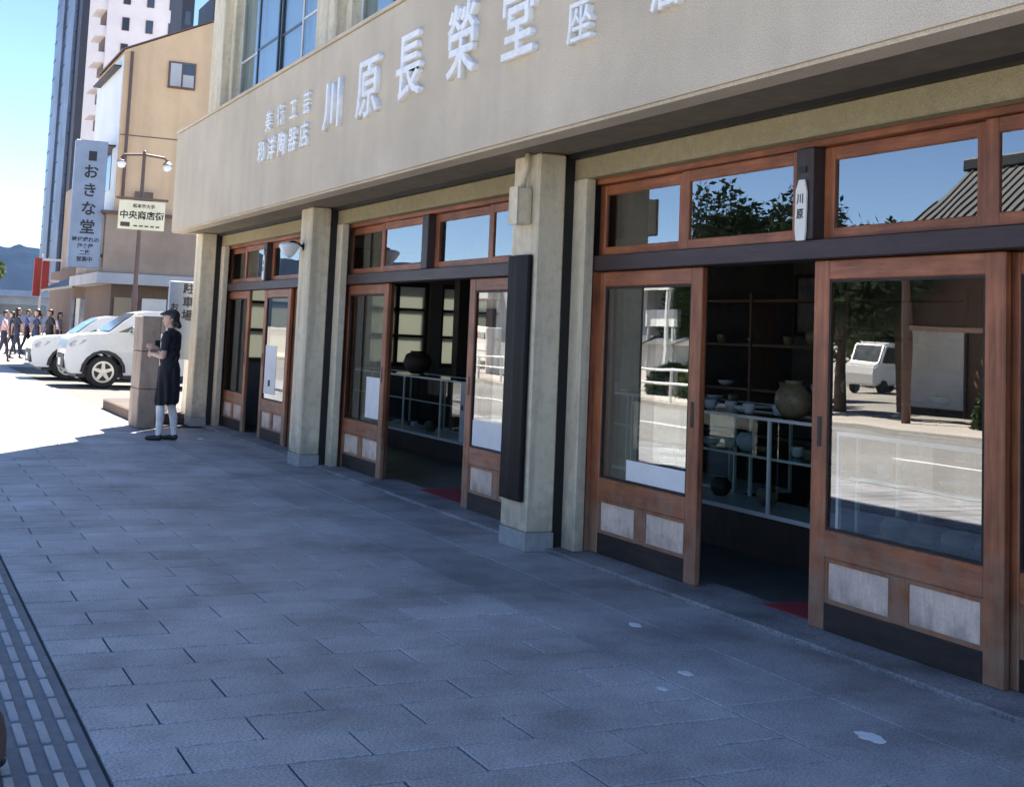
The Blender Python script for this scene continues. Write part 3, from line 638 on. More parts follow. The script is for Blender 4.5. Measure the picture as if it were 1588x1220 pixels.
def hand(caps, w, dirv, side, mi, curl=.5, s=1.0):
    """palm, four unequal bent fingers and a thumb leaving the side of the palm"""
    d = Vector(dirv).normalized(); sd = (Vector(side)-d*Vector(side).dot(d)).normalized(); nrm = d.cross(sd); w = Vector(w)
    k = w+d*.075*s
    for o in (-.022, 0, .022): caps.append((w+sd*o*.6*s, k+sd*o*s, .015*s, .013*s, mi))
    for o, l in ((-.030, .062), (-.010, .074), (.010, .070), (.030, .054)):
        b0 = k+sd*o*s; b1 = b0+(d*math.cos(curl*.7)+nrm*math.sin(curl*.7))*l*.5*s; b2 = b1+(d*math.cos(curl*1.6)+nrm*math.sin(curl*1.6))*l*.5*s
        caps.append((b0, b1, .0095*s, .0085*s, mi)); caps.append((b1, b2, .0085*s, .007*s, mi))
    t0 = w+d*.025*s-sd*.026*s; t1 = t0+(d*.7-sd*.6+nrm*.3).normalized()*.042*s; t2 = t1+(d*.95-sd*.1+nrm*.3).normalized()*.03*s
    caps.append((t0, t1, .012*s, .010*s, mi)); caps.append((t1, t2, .010*s, .008*s, mi))
def head(caps, c, mi, yaw=0, s=1.0):
    """skull, jaw, nose, ears; face looks along local +x turned by yaw"""
    q = Matrix.Rotation(yaw, 3, 'Z'); P = lambda x, y, z: Vector(c)+q@Vector((x, y, z))*s
    caps += [(P(-.025, 0, .035), P(.018, 0, .035), .082*s, .078*s, mi), (P(.02, 0, -.03), P(.035, 0, -.06), .062*s, .045*s, mi),
             (P(.085, 0, .012), P(.104, 0, -.016), .009*s, .014*s, mi), (P(.075, 0, -.048), P(.08, 0, -.05), .02*s, .018*s, mi),
             (P(-.005, .078, .0), P(-.01, .084, .03), .012*s, .016*s, mi), (P(-.005, -.078, .0), P(-.01, -.084, .03), .012*s, .016*s, mi)]
    return P
def person(label, loc, rotz, top, bottom, shoe=(.02, .02, .022), h=1.65, pose='stand', legs='trousers', hair='short', haircol=None, voxel=.016, group=None, sleeves='short', head_yaw=0, sock=None):
    t = thing('person', label, 'person', loc, group); s = h/1.66
    tm = cloth('top_%d' % len(MATS), top); bmx = cloth('bottom_%d' % len(MATS), bottom); sm = pbr('shoe_%d' % len(MATS), shoe, None, 8, .5)
    km = cloth('sock_%d' % len(MATS), sock) if sock else M_skin
    mats = [M_skin, tm, bmx, sm, km]; c = []
    V = lambda x, y, z: Vector((x, y, z))*s
    stride = .17 if pose == 'walk' else (.07 if pose == 'phone' else .03)
    for sg in (-1, 1):
        fx = sg*stride; hip = V(0, .085*sg, .86); knee = V(fx*.55+.02, .085*sg, .47); ank = V(fx-.015, .085*sg, .085)
        lm = 2 if legs == 'trousers' else 4
        c.append((hip, knee, .088*s, .060*s, 2))
        c.append((knee, V(fx*.8-.01, .085*sg, .30), .056*s, .055*s, lm)); c.append((V(fx*.8-.01, .085*sg, .30), ank, .055*s, .037*s, lm))
        c.append((V(fx-.03, .085*sg, .045), V(fx+.13, .095*sg, .032), .043*s, .030*s, 3))
    if legs == 'skirt':
        for a in range(10):
            an = 2*math.pi*a/10; c.append((V(.08*math.cos(an), .10*math.sin(an), .92), V(.105*math.cos(an), .135*math.sin(an), .50), .06*s, .04*s, 2))
    if legs == 'shorts':
        for sg in (-1, 1): c.append((V(0, .085*sg, .85), V(.02, .09*sg, .50), .10*s, .085*s, 2))
    for sg in (-1, 1):
        c.append((V(0, .07*sg, .90), V(0, .065*sg, 1.08), .105*s, .09*s, 2 if legs != 'skirt' else 1)); c.append((V(0, .06*sg, 1.0), V(.0, .085*sg, 1.30), .098*s, .095*s, 1))
        c.append((V(-.01, .06*sg, 1.34), V(-.012, .15*sg, 1.355), .07*s, .06*s, 1))
    c.append((V(0, 0, 1.36), V(.005, 0, 1.42), .055*s, .05*s, 1)); c.append((V(.0, 0, 1.41), V(.012, 0, 1.50), .045*s, .045*s, 0))
    for sg in (-1, 1):
        sh_ = V(-.01, .185*sg, 1.345)
        if pose == 'phone':
            el = V(.0, .235*sg, 1.08); wr = V(.215, .07*sg, 1.17 if sg < 0 else 1.10)
        elif pose == 'walk':
            el = V(-.12*sg, .235*sg, 1.09); wr = V(.02-.14*sg, .225*sg, .88)
        else:
            el = V(-.02, .235*sg, 1.08); wr = V(.05, .235*sg, .86)
        mid = sh_.lerp(el, .62)
        c.append((sh_, mid, .058*s, .053*s, 1)); c.append((mid, el, .042*s, .038*s, 1 if sleeves == 'long' else 0))
        c.append((el, el.lerp(wr, .4), .040*s, .037*s, 1 if sleeves == 'long' else 0)); c.append((el.lerp(wr, .4), wr, .036*s, .024*s, 1 if sleeves == 'long' else 0))
        dv = (wr-el).normalized(); hand(c, wr, dv, (0, 0, 1) if pose == 'phone' else (1, 0, 0), 0, .6, s)
    P = head(c, V(.02, 0, 1.545), 0, head_yaw, s)
    blend_body('body', c, mats, voxel, t, folds=(.44*s, .95*s) if legs == 'skirt' and voxel < .012 else None)
    hm = M_hair if haircol is None else cloth('hair_%d' % len(MATS), haircol)
    hc = [(P(-.03, 0, .055), P(-.005, 0, .062), .088*s, .080*s, 0), (P(-.05, 0, .01), P(-.055, 0, -.03), .068*s, .055*s, 0), (P(.045, 0, .098), P(.05, .02, .092), .034*s, .03*s, 0)]
    if hair == 'long': hc += [(P(-.06, .03, 0), P(-.075, .035, -.16), .055*s, .04*s, 0), (P(-.06, -.03, 0), P(-.075, -.035, -.16), .055*s, .04*s, 0)]
    if hair == 'cap': hc += [(P(.05, 0, .075), P(.135, 0, .07), .05*s, .018*s, 0), (P(.05, .04, .075), P(.11, .04, .07), .03*s, .014*s, 0), (P(.05, -.04, .075), P(.11, -.04, .07), .03*s, .014*s, 0), (P(-.07, 0, -.02), P(-.115, 0, -.075), .05*s, .035*s, 0)]
    blend_body('hair', hc, [hm], voxel*.8, t, 2)
    e = MB()
    for sg in (-1, 1):
        q = P(.078, .032*sg, .018); e.lathe([(0, -.007), (.006, -.005), (.009, 0), (.006, .005), (0, .007)], q, 8)
    e.build('eyes', M_ink, t)
    m = MB(); a, b = P(.082, -.022, -.047), P(.082, .022, -.047); m.tube([a, P(.096, 0, -.047), b], [.003, .006, .003], 6); m.build('mouth', cloth('lips_%d' % len(MATS), (.35, .13, .11)), t)
    for o in t.children: o.matrix_parent_inverse = Matrix.Identity(4)
    t.rotation_euler = (0, 0, rotz)
    return t
w = person('woman in dark top, skirt and black cap holding a phone beside the pale stone wall', (-17.1, 3.38, 0), R(238), (.022, .022, .032), (.02, .02, .026), h=1.64, pose='phone', legs='skirt', hair='cap', voxel=.009, sock=(.85, .83, .82))
ph = thing('phone', 'small dark phone in the hands of the woman beside the stone wall', 'phone', (-17.33, 3.3, 1.17))
MB().box(-17.345, -17.335, 3.225, 3.295, 1.12, 1.26).build('slab', M_black, ph, bevel=.004)
person('person in navy shirt and pale blue jeans standing inside behind the nearest glass door', (-10.45, 6.62, .012), R(70), (.03, .045, .09), (.20, .28, .42), h=1.70, hair='short', voxel=.014)
CROWD = [((-45.0, 3.62), 80, (.62, .42, .46), (.05, .05, .09), 'walk', 'trousers', 'person in pink shirt walking at the left edge of the pavement'),
         ((-51, 5.15), 75, (.03, .035, .06), (.03, .04, .09), 'walk', 'trousers', 'person in black walking behind the pink shirt in the crowd'),
         ((-54, 4.6), -100, (.02, .022, .03), (.025, .03, .05), 'walk', 'trousers', 'person in dark clothes far down the pavement, left of the crowd'),
         ((-57, 5.9), 85, (.03, .06, .18), (.03, .05, .14), 'stand', 'trousers', 'person in deep blue top and jeans in the middle of the crowd'),
         ((-60, 6.6), -90, (.05, .06, .10), (.04, .05, .12), 'walk', 'shorts', 'person in slate blue walking near the red shop'),
         ((-52.5, 6.15), 60, (.70, .62, .64), (.03, .05, .16), 'walk', 'trousers', 'person in white shirt and blue trousers in front of the parked cars'),
         ((-63, 5.6), 90, (.10, .10, .13), (.03, .03, .04), 'walk', 'skirt', 'person in grey top and dark skirt farthest down the pavement'),
         ((-49, 4.35), 95, (.03, .035, .07), (.04, .05, .10), 'walk', 'trousers', 'person in navy with dark jeans just right of the pink shirt'),
         ((-50.5, 5.6), -80, (.05, .05, .06), (.02, .02, .03), 'walk', 'skirt', 'person in charcoal with a skirt coming towards the camera'),
         ((-55.5, 5.3), 80, (.06, .09, .22), (.03, .03, .05), 'walk', 'trousers', 'person in bright navy jacket in the thick of the crowd'),
         ((-58.5, 5.2), 90, (.30, .28, .34), (.04, .05, .10), 'walk', 'shorts', 'person in pale grey shirt and shorts in the thick of the crowd'),
         ((-48, 4.9), -95, (.04, .05, .12), (.05, .07, .16), 'walk', 'trousers', 'person in blue coming towards the camera left of the cars'),
         ((-66, 7.3), 100, (.35, .12, .12), (.04, .04, .05), 'stand', 'trousers', 'person in dull red top standing by the red shop')]
for (x, y), a, tp, bt, ps, lg, lab in CROWD:
    person(lab, (x, y, 0), R(a), tp, bt, h=1.58+random.random()*.18, pose=ps, legs=lg, voxel=.024, hair=random.choice(['short', 'long']), group='pedestrians far down the pavement')

# ================================================================== CARS
def make_car(label, x, y, L, W, H, cowl, wheel_f, wheel_b, hood=1.05, group='white cars in the parking lot'):
    """nose points to -Y; x is the middle of the car, y its front"""
    t = thing('parked_car', label, 'car', (x, y+L/2, 0), group)
    wr = .35; ar = .43
    def arch(c):   # arch outline from rear to front
        return [(c+ar*math.cos(R(a)), .34+ar*math.sin(R(a))) for a in range(0, 181, 20)]
    prof = [(.14, .30), (.04, .42), (.0, .62), (.01, .86), (.07, hood-.07), (.24, hood), (cowl, hood+.06)]
    prof += [(cowl+.34, hood+.34), (cowl+.62, H-.07), (cowl+.92, H-.015), (cowl+1.9, H), (L-.75, H-.03), (L-.38, H-.12), (L-.10, hood+.05), (L-.02, hood-.2), (L, .62), (L-.06, .42), (L-.18, .30)]
    low = [(wheel_b+ar, .30)]+arch(wheel_b)[0:]+[(wheel_b-ar, .30), (wheel_f+ar, .28)]+arch(wheel_f)+[(wheel_f-ar, .30)]
    poly = prof+low
    belt = hood+.06
    def hw(z, l):
        b = W/2
        if z > belt: b -= (z-belt)*.30
        if z < .55: b -= (.55-z)*.12
        if l < .5: b -= (.5-l)**2*.75
        if l > L-.4: b -= (l-(L-.4))**2*.5
        return b
    bm = bmesh.new(); vs = [bm.verts.new((0, y+l, z)) for l, z in poly]; bm.faces.new(vs)
    for zz in (.55, .8, belt, belt+.2, belt+.4): bmesh.ops.bisect_plane(bm, geom=bm.verts[:]+bm.edges[:]+bm.faces[:], plane_co=(0, 0, zz), plane_no=(0, 0, 1))
    for ll in (.25, .5, L-.4, L-.15): bmesh.ops.bisect_plane(bm, geom=bm.verts[:]+bm.edges[:]+bm.faces[:], plane_co=(0, y+ll, 0), plane_no=(0, 1, 0))
    bm.verts.ensure_lookup_table(); bm.verts.index_update()
    base = [(v.co.y-y, v.co.z) for v in bm.verts]; faces = [tuple(v.index for v in f.verts) for f in bm.faces]
    be = [tuple(v.index for v in e.verts) for e in bm.edges if len(e.link_faces) == 1]; bm.free()
    n = len(base); mb = MB()
    mb.v = [(x+hw(z, l), y+l, z) for l, z in base]+[(x-hw(z, l), y+l, z) for l, z in base]
    for f in faces: mb.f.append(f); mb.f.append(tuple(n+i for i in reversed(f))); mb.mi += [0, 0]
    for a, b in be: mb.f.append((a, b, n+b, n+a)); mb.mi.append(0)
    body = mb.build('body', M_carwhite, t, bevel=.018, segs=2, smooth=True); body.data.set_sharp_from_angle(angle=R(28))
    # windows, slightly proud of the shell
    def pane(name, pts, mat=M_carglass, off=.006):
        for sg in (1, -1):
            m = MB(); q = [(x+sg*(hw(z, l)+off), y+l, z) for l, z in pts]; q2 = [(p[0]-sg*.02, p[1], p[2]) for p in q]
            k = len(q); m.v = q+q2; m.f = [tuple(range(k)), tuple(range(2*k-1, k-1, -1))]+[(i, (i+1) % k, k+(i+1) % k, k+i) for i in range(k)]; m.mi = [0]*(k+2)
            m.build(name, mat, t)
    zb, zt = belt+.03, H-.13
    A = lambda z: cowl+.10+(z-belt)*(.62/(H-hood-.19))
    pane('side_window', [(A(zb)+.30, zb), (A(zt)+.16, zt), (cowl+1.75, zt+.01), (cowl+1.75, zb)])
    pane('side_window', [(A(zb)+.06, zb), (A(zb)+.27, zb), (A(zb+.14)+.20, zb+.16)])
    pane('side_window', [(cowl+1.83, zb), (cowl+1.83, zt+.01), (L-.95, zt), (L-.80, zb)])
    # windscreen
    ws = [(cowl+.04, hood+.105), (cowl+.34, hood+.345), (cowl+.60, H-.085)]
    m = MB()
    for (l0, z0), (l1, z1) in zip(ws[:-1], ws[1:]):
        a0, a1 = hw(z0, l0)-.09, hw(z1, l1)-.09; m.quad([(x-a0, y+l0-.012, z0+.012), (x+a0, y+l0-.012, z0+.012), (x+a1, y+l1-.012, z1+.012), (x-a1, y+l1-.012, z1+.012)])
    m.build('windscreen', M_carglass, t)
    # cladding round the arches, sills
    for c in (wheel_f, wheel_b):
        for sg in (1, -1):
            m = MB(); o = arch(c); k = len(o)
            inn = [(c+(ar-.015)*math.cos(R(a)), .34+(ar-.015)*math.sin(R(a))) for a in range(0, 181, 20)]; ou = [(c+(ar+.055)*math.cos(R(a)), .34+(ar+.055)*math.sin(R(a))) for a in range(0, 181, 20)]
            for i in range(k-1):
                P4 = [inn[i], inn[i+1], ou[i+1], ou[i]]
                m.quad([(x+sg*(hw(z, l)+.012), y+l, z) for l, z in P4]); 
                m.quad([(x+sg*(hw(ou[j][1], ou[j][0])+.012), y+ou[j][0], ou[j][1]) for j in (i, i+1)]+[(x+sg*(hw(ou[j][1], ou[j][0])-.03), y+ou[j][0], ou[j][1]) for j in (i+1, i)])
                m.quad([(x+sg*(hw(inn[j][1], inn[j][0])+.012), y+inn[j][0], inn[j][1]) for j in (i, i+1)]+[(x+sg*(hw(inn[j][1], inn[j][0])-.3), y+inn[j][0], inn[j][1]) for j in (i+1, i)])
            m.build('arch_cladding', M_trim, t)
            wx = x+sg*(W/2-.13)
            tt = MB().lathe([(.20, -.10), (.32, -.105), (wr, -.07), (wr, .07), (.32, .105), (.20, .10)], (wx, y+c, wr), 28, 0).build('wheel', M_tyre, t, smooth=False)
            m = MB(); fx = wx+sg*.118
            m.lathe([(.235, -.01), (.235, .01), (.195, .012), (.195, -.012), (.235, -.01)], (fx, y+c, wr), 24, 0, cap=False)
            for kx in range(5):
                a = R(90+72*kx); ca, sa = math.cos(a), math.sin(a); w0, w1 = .045, .03
                m.quad([(fx+sg*.01, y+c+ca*.03-sa*w0, wr+sa*.03+ca*w0), (fx+sg*.01, y+c+ca*.21-sa*w1, wr+sa*.21+ca*w1), (fx+sg*.01, y+c+ca*.21+sa*w1, wr+sa*.21-ca*w1), (fx+sg*.01, y+c+ca*.03+sa*w0, wr+sa*.03-ca*w0)])
            m.lathe([(.06, -.01), (.06, .014), (.04, .018)], (fx, y+c, wr), 14, 0)
            m.build('rim', M_rim, tt)
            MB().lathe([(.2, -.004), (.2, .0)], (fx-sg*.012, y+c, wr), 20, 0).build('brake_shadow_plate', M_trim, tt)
    MB().box(x-W/2+.06, x+W/2-.06, y+wheel_f+ar, y+wheel_b-ar, .2, .33).build('sill', M_trim, t)
    MB().box(x-W/2+.12, x+W/2-.12, y+.25, y+L-.25, .22, .5).build('underbody', M_trim, t)
    for sg in (1, -1):
        m = MB(); q = [(.06, hood-.2), (.16, hood-.12), (.42, hood-.10), (.30, hood-.19), (.10, hood-.27)]
        pts = [(x+sg*(hw(z, l)+.004), y+l, z) for l, z in q]; m.quad(pts); m.quad([(p[0]-sg*.25 if i in (0, 1, 4) else p[0], p[1]-.02, p[2]) for i, p in enumerate(pts)]); m.build('headlight', M_lamp, t)
        m = MB(); m.box(x+sg*(W/2-.02) if sg > 0 else x-W/2-.20, x+W/2+.20 if sg > 0 else x-W/2+.02, y+cowl+.50, y+cowl+.62, belt+.02, belt+.18); m.build('mirror', M_carwhite, t, bevel=.03)
        m = MB(); m.box(x+sg*(W/2)-.012, x+sg*(W/2)+.018, y+cowl+1.40, y+cowl+1.60, belt-.14, belt-.11); m.build('door_handle', M_carwhite, t, bevel=.005)
        m = MB(); m.box(x+sg*W/2-.004, x+sg*W/2+.002, y+cowl+.62, y+cowl+.632, .45, belt); m.build('door_gap', M_trim, t)
        m = MB(); m.box(x+sg*W/2-.004, x+sg*W/2+.002, y+cowl+1.79, y+cowl+1.80, .45, belt); m.build('door_gap', M_trim, t)
    MB().box(x-.55, x+.55, y-.012, y+.05, .40, .72).build('grille', M_trim, t, bevel=.01)
    MB().box(x-.17, x+.17, y-.03, y-.013, .46, .62).build('number_plate', M_paper, t)
    return t
make_car('white car with black wheel arches parked nearest, behind the stone wall', -30.9, 3.70, 4.4, 1.82, 1.74, .86, .80, 3.40, 1.14)
make_car('second white car, half hidden behind the nearest parked car', -34.4, 3.35, 4.4, 1.76, 1.60, .95, .84, 3.45, 1.02)

# ================================================================== BESIDE THE SHOP
sw = thing('stone_wall', 'short pale stone wall the woman stands beside', 'wall', (-19.4, 3.45, 0))
for i, (z0, z1) in enumerate(((0, .55), (.556, 1.08), (1.086, 1.57))):
    for j, (xa, xb) in enumerate(((-19.62, -19.30), (-19.294, -18.95))):
        MB().box(xa, xb, 3.34, 3.60, z0, z1).build('stone_block', M_stonewall, sw, bevel=.012)
bed = thing('planting_bed', 'low dark planting bed with rounded end beside the pavement', 'planter', (-21.5, 3.9, 0))
pts = [(-19.9, 3.52)]+[(-23.2, 3.52)]+[(-23.2-.42*math.sin(R(a)), 3.94-.42*math.cos(R(a))) for a in range(15, 180, 15)]+[(-23.2, 4.36), (-19.9, 4.36)]
MB().prism(pts, 2, -.004, .16).build('kerb', M_soil, bed, bevel=.01)
for i in range(16): MB().box(-23.1+i*.2, -23.1+i*.2+.17, 3.505, 3.519, 0, .15).build('edging_board', M_brownwall, bed)
sg_ = thing('parking_sign', 'pale blue standing sign with dark lettering beside the far pillar', 'sign', (-20.1, 4.05, 0))
MB().box(-20.18, -20.06, 3.90, 4.30, .95, 2.12).build('panel', M_bluesign, sg_, bevel=.01)
MB().box(-20.16, -20.08, 3.92, 3.98, 0, .95).build('leg', M_steel, sg_); MB().box(-20.16, -20.08, 4.2, 4.26, 0, .95).build('leg', M_steel, sg_)
for i, c_ in enumerate('駐車場'): textmesh('lettering', c_, .17, .001, .004, M_ink, sg_, M_plusX(-20.058, 4.18, 2.0-i*.2))
for i, c_ in enumerate('お客様'): textmesh('lettering', c_, .13, .001, .003, M_ink, sg_, M_plusX(-20.058, 3.98, 1.72-i*.17))
bo = thing('bollard', 'low dark dome shaped bollard cut by the left edge of the picture', 'bollard', (-4.72, .335, 0))
MB().lathe([(.13, -.004), (.135, .03), (.15, .08), (.15, .13), (.135, .19), (.10, .24), (.05, .265), (0, .27)], (-4.72, .335, 0), 28).build('dome', M_brownmetal, bo, smooth=True)
MB().lathe([(.153, .05), (.153, .065), (.148, .066)], (-4.72, .335, 0), 28, cap=False).build('band', M_black, bo)

# street lamp with hanging sign
X = -37.0
lp = thing('street_lamp', 'brown two armed street lamp in front of the ochre building', 'street lamp', (X, 6.22, 0))
MB().lathe([(.14, 0), (.14, .4), (.10, .5), (.085, 2.2), (.065, 2.3), (.048, 6.1), (.03, 6.2)], (X, 6.25, 0), 16).build('pole', M_brownmetal, lp, smooth=True)
MB().tube([(X, 5.66, 5.96), (X, 5.70, 6.03), (X, 6.25, 6.08), (X, 6.8, 6.03), (X, 6.9, 5.94)], .035, 8).build('arm', M_brownmetal, lp)
for yy in (5.66, 6.9):
    MB().lathe([(.03, .12), (.05, .08), (.14, .0), (.13, -.01)], (X, yy, 5.86), 14).build('lamp_cap', M_brownmetal, lp)
    MB().lathe([(.10, 0), (.12, -.08), (.09, -.17), (0, -.2)], (X, yy, 5.85), 14).build('lamp_globe', M_lampglass, lp, smooth=True)
hs = thing('street_sign', 'cream street sign with a row of dark letters on the street lamp', 'sign', (X+.2, 6.25, 3.95))
MB().box(X+.12, X+.2, 5.64, 6.88, 3.98, 4.78).build('panel', M_cream, hs, bevel=.01)
MB().box(X+.10, X+.22, 5.55, 6.95, 4.80, 4.86).build('bracket', M_brownmetal, hs)
textmesh('lettering', '中央商店街', .24, .002, .006, M_ink, hs, M_plusX(X+.203, 6.26, 4.36))
textmesh('lettering', '松本市大手', .12, .002, .003, M_ink_brown, hs, M_plusX(X+.203, 6.3, 4.62))
MB().box(X+.2, X+.206, 5.7, 5.95, 4.05, 4.17).build('arrow_mark', M_ink_brown, hs)
for i in range(5): MB().box(X+.2, X+.205, 6.05+i*.15, 6.15+i*.15, 4.06, 4.10).build('small_print', M_ink_brown, hs)

# ochre building
ob = thing('ochre_building', 'ochre rendered three storey building with sloping roof edge and one small window', 'building', (-45, 10, 0))
MB().prism([(6.3, 4.75), (6.3, 9.95), (10.6, 11.95), (15, 9.9), (15, 4.75)], 0, -47.5, -42).build('wall', M_orange, ob)
MB().prism([(6.2, 9.93), (6.2, 9.98), (10.6, 12.03), (15.1, 9.95), (15.1, 9.90), (10.6, 11.98)], 0, -47.6, -41.96).build('roof', M_brownmetal, ob)
MB().box(-47.5, -42.06, 6.26, 6.297, 4.85, 9.8).build('street_facade', M_white, ob)
w_ = MB().box(-41.99, -41.93, 7.66, 8.52, 8.90, 9.76).build('window', M_brownmetal, ob)
MB().box(-41.93, -41.92, 7.72, 8.06, 8.97, 9.7).build('pane', M_greyb, w_); MB().box(-41.93, -41.92, 8.12, 8.46, 8.97, 9.36).build('pane', M_greyb, w_); MB().box(-41.93, -41.92, 8.12, 8.46, 9.40, 9.7).build('pane', M_pane, w_)
MB().box(-48, -41.8, 6.05, 15.2, 2.95, 4.75).build('lower_wall', M_taupe, ob)
MB().box(-48.1, -41.6, 5.9, 15.2, 4.75, 4.84).build('string_course', M_brownmetal, ob)
MB().box(-48, -41.5, 5.85, 15.2, 2.60, 2.93).build('shop_canopy', M_greyb, ob)
MB().box(-47.9, -42.2, 6.4, 15, 0, 2.60).build('ground_floor', M_brownwall, ob)
for i, (a, b, mt) in enumerate(((6.5, 7.2, M_pane), (7.35, 8.1, M_plaster), (8.25, 9.3, M_pane), (9.5, 10.8, M_plaster), (11, 12.4, M_pane))):
    MB().box(-42.2, -42.12, a, b, .5, 2.2).build('shop_window', mt, ob)
MB().box(-41.8, -41.72, 6.85, 7.4, 4.95+.1, 5.5).build('vent', M_brownmetal, ob)
wv = MB().box(-41.98, -41.9, 8.3, 9.1, 5.2, 6.0).build('window', M_brownmetal, ob); MB().box(-41.9, -41.89, 8.36, 9.04, 5.26, 5.94).build('pane', M_greyb, wv)
for (z0, z1) in ((9.45, 9.55), (6.9, 7.0)):
    MB().box(-46.8, -42.3, 6.02, 6.258, z0, z0+.05).build('window_hood', M_towerdark, ob)
MB().box(-46.5, -43, 6.24, 6.259, 5.6, 6.9).build('street_window', M_pane, ob)
MB().box(-46, -43.5, 9.3, 10.2, 11.4, 12.5).build('roof_plant', M_towerdark, ob)
MB().tube([(-41.9, 6.5, 4.9), (-41.9, 6.5, 9.9)], .05, 8).build('downpipe', M_brownmetal, ob)
MB().box(-41.999, -41.985, 6.31, 14.9, 7.25, 7.28).build('render_joint', M_brownmetal, ob)
# okina sign
ok = thing('vertical_sign', 'tall blue grey vertical sign with dark brush lettering on the ochre building', 'sign', (-42, 5.5, 3.05))
MB().box(-42.25, -41.95, 5.02, 5.98, 3.05, 6.98).build('panel', M_bluesign, ok, bevel=.02)
for zz in (3.4, 6.6): MB().box(-42.15, -42.05, 5.98, 6.12, zz, zz+.1).build('bracket', M_brownmetal, ok)
MB().box(-41.952, -41.944, 5.42, 5.66, 6.35, 6.65).build('seal', M_ink, ok)
for i, c_ in enumerate('おきな堂'): textmesh('lettering', c_, .46, .003, .010, M_ink, ok, M_plusX(-41.945, 5.52, 5.98-i*.57))
for i, tx in enumerate(('時代遅れの', '洋食屋', '二階', '営業中')): textmesh('lettering', tx, .16, .002, .004, M_ink, ok, M_plusX(-41.945, 5.5, 3.90-i*.2))
# low shops beyond
ls = thing('low_shop', 'low dark shop row with tiled canopy beyond the ochre building', 'building', (-55, 9, 0))
MB().box(-66, -48.2, 7.2, 16, 0, 3.6).build('wall', M_brownwall, ls)
MB().prism([(6.0, 2.55), (7.2, 3.15), (7.2, 3.25), (5.95, 2.63)], 0, -58, -48.15).build('canopy', M_tile, ls)
for i in range(6):
    MB().box(-57.5+i*1.5, -56.4+i*1.5, 7.15, 7.2, .4, 2.3).build('shop_window', (M_pane, M_plaster, M_pane)[i % 3], ls)
MB().box(-48.2, -48.12, 7.4, 8.2, .3, 2.2).build('doorway', M_pane, ls); MB().box(-48.2, -48.1, 8.5, 9.0, 1.2, 1.9).build('menu_board', M_plaster, ls)
MB().box(-66, -48.2, 7.6, 16, 3.6, 7.5).build('upper_wall', M_taupe, ls)
rs = thing('red_sign_board', 'red sign boards hanging over the pavement far down the street', 'sign', (-62, 6.3, 0))
MB().box(-62.1, -61.9, 6.02, 6.32, 2.4, 4.1).build('board', M_redsign, rs); MB().box(-60.1, -59.9, 6.15, 6.45, 2.6, 3.9).build('board', M_redsign, rs)
MB().box(-62.05, -61.95, 6.33, 6.40, 0, 4.3).build('pole', M_white, rs); MB().box(-60.05, -59.95, 6.46, 6.9, 3.0, 3.1).build('bracket', M_white, rs); MB().box(-62.05, -61.95, 6.40, 7.2, 4.0, 4.1).build('bracket', M_white, rs)

# white apartment block
ap = thing('apartment_block', 'tall white apartment block with small windows and stacked balconies', 'building', (-155, 28, 0))
MB().box(-166, -150, 20.3, 28.3, 0, 52).build('wall', M_aptwall, ap)
for k in range(16):
    z = 3+3.0*k
    for yy in (22.3, 24.9, 27.4):
        a = MB().box(-150.0, -149.9, yy-.4, yy+.4, z+.8, z+2.3).build('window', M_aptdark, ap); MB().box(-149.9, -149.86, yy-.34, yy+.34, z+.86, z+2.24).build('pane', M_pane, a)
    MB().box(-155, -150.3, 19.2, 20.3, z, z+1.15).build('balcony', M_aptwall, ap); MB().box(-154.8, -150.6, 20.2, 20.299, z+1.15, z+2.9).build('balcony_door', M_aptdark, ap)
NY0, NY1 = 24.65, 25.85
nb = thing('navy_block', 'slim navy tower block peeping over the ochre roof', 'building', (-130, 25.7, 0))
MB().box(-136, -130, NY0, NY1, 0, 46).build('wall', M_towerdark, nb)
for k in range(14): MB().box(-129.99, -129.95, NY0+.3, NY1-.3, 3+3.1*k, 4.4+3.1*k).build('window', M_pane, nb)
# glass tower
tw = thing('glass_tower', 'dark glass tower with pale vertical bands at the left', 'building', (-215, 30, 0))
MB().box(-232, -200, 23.4, 38, 0, 66).build('wall', M_towerdark, tw)
MB().box(-232.1, -204, 23.2, 23.399, 0, 66).build('curtain_wall', M_towerglass, tw)
for (a, b) in ((-226, -219), (-213, -205)): MB().box(a, b, 22.9, 23.199, 4, 66).build('pale_band', M_towerfin, tw)
for k in range(20): MB().box(-232.15, -203.9, 23.12, 23.19, 4+3.1*k, 4.15+3.1*k).build('spandrel', M_towerdark, tw)
# street end
fb = thing('distant_shed', 'low pale roofed building closing the end of the street', 'building', (-140, 8, 0))
MB().box(-150, -140, -5, 16, 0, 3.4).build('wall', M_greyb, fb); MB().box(-151, -139, -5.5, 16.5, 3.4, 4.0).build('roof', M_bluesign, fb); MB().box(-139.98, -139.9, 0, 15, 1.6, 2.6).build('window_band', M_pane, fb)
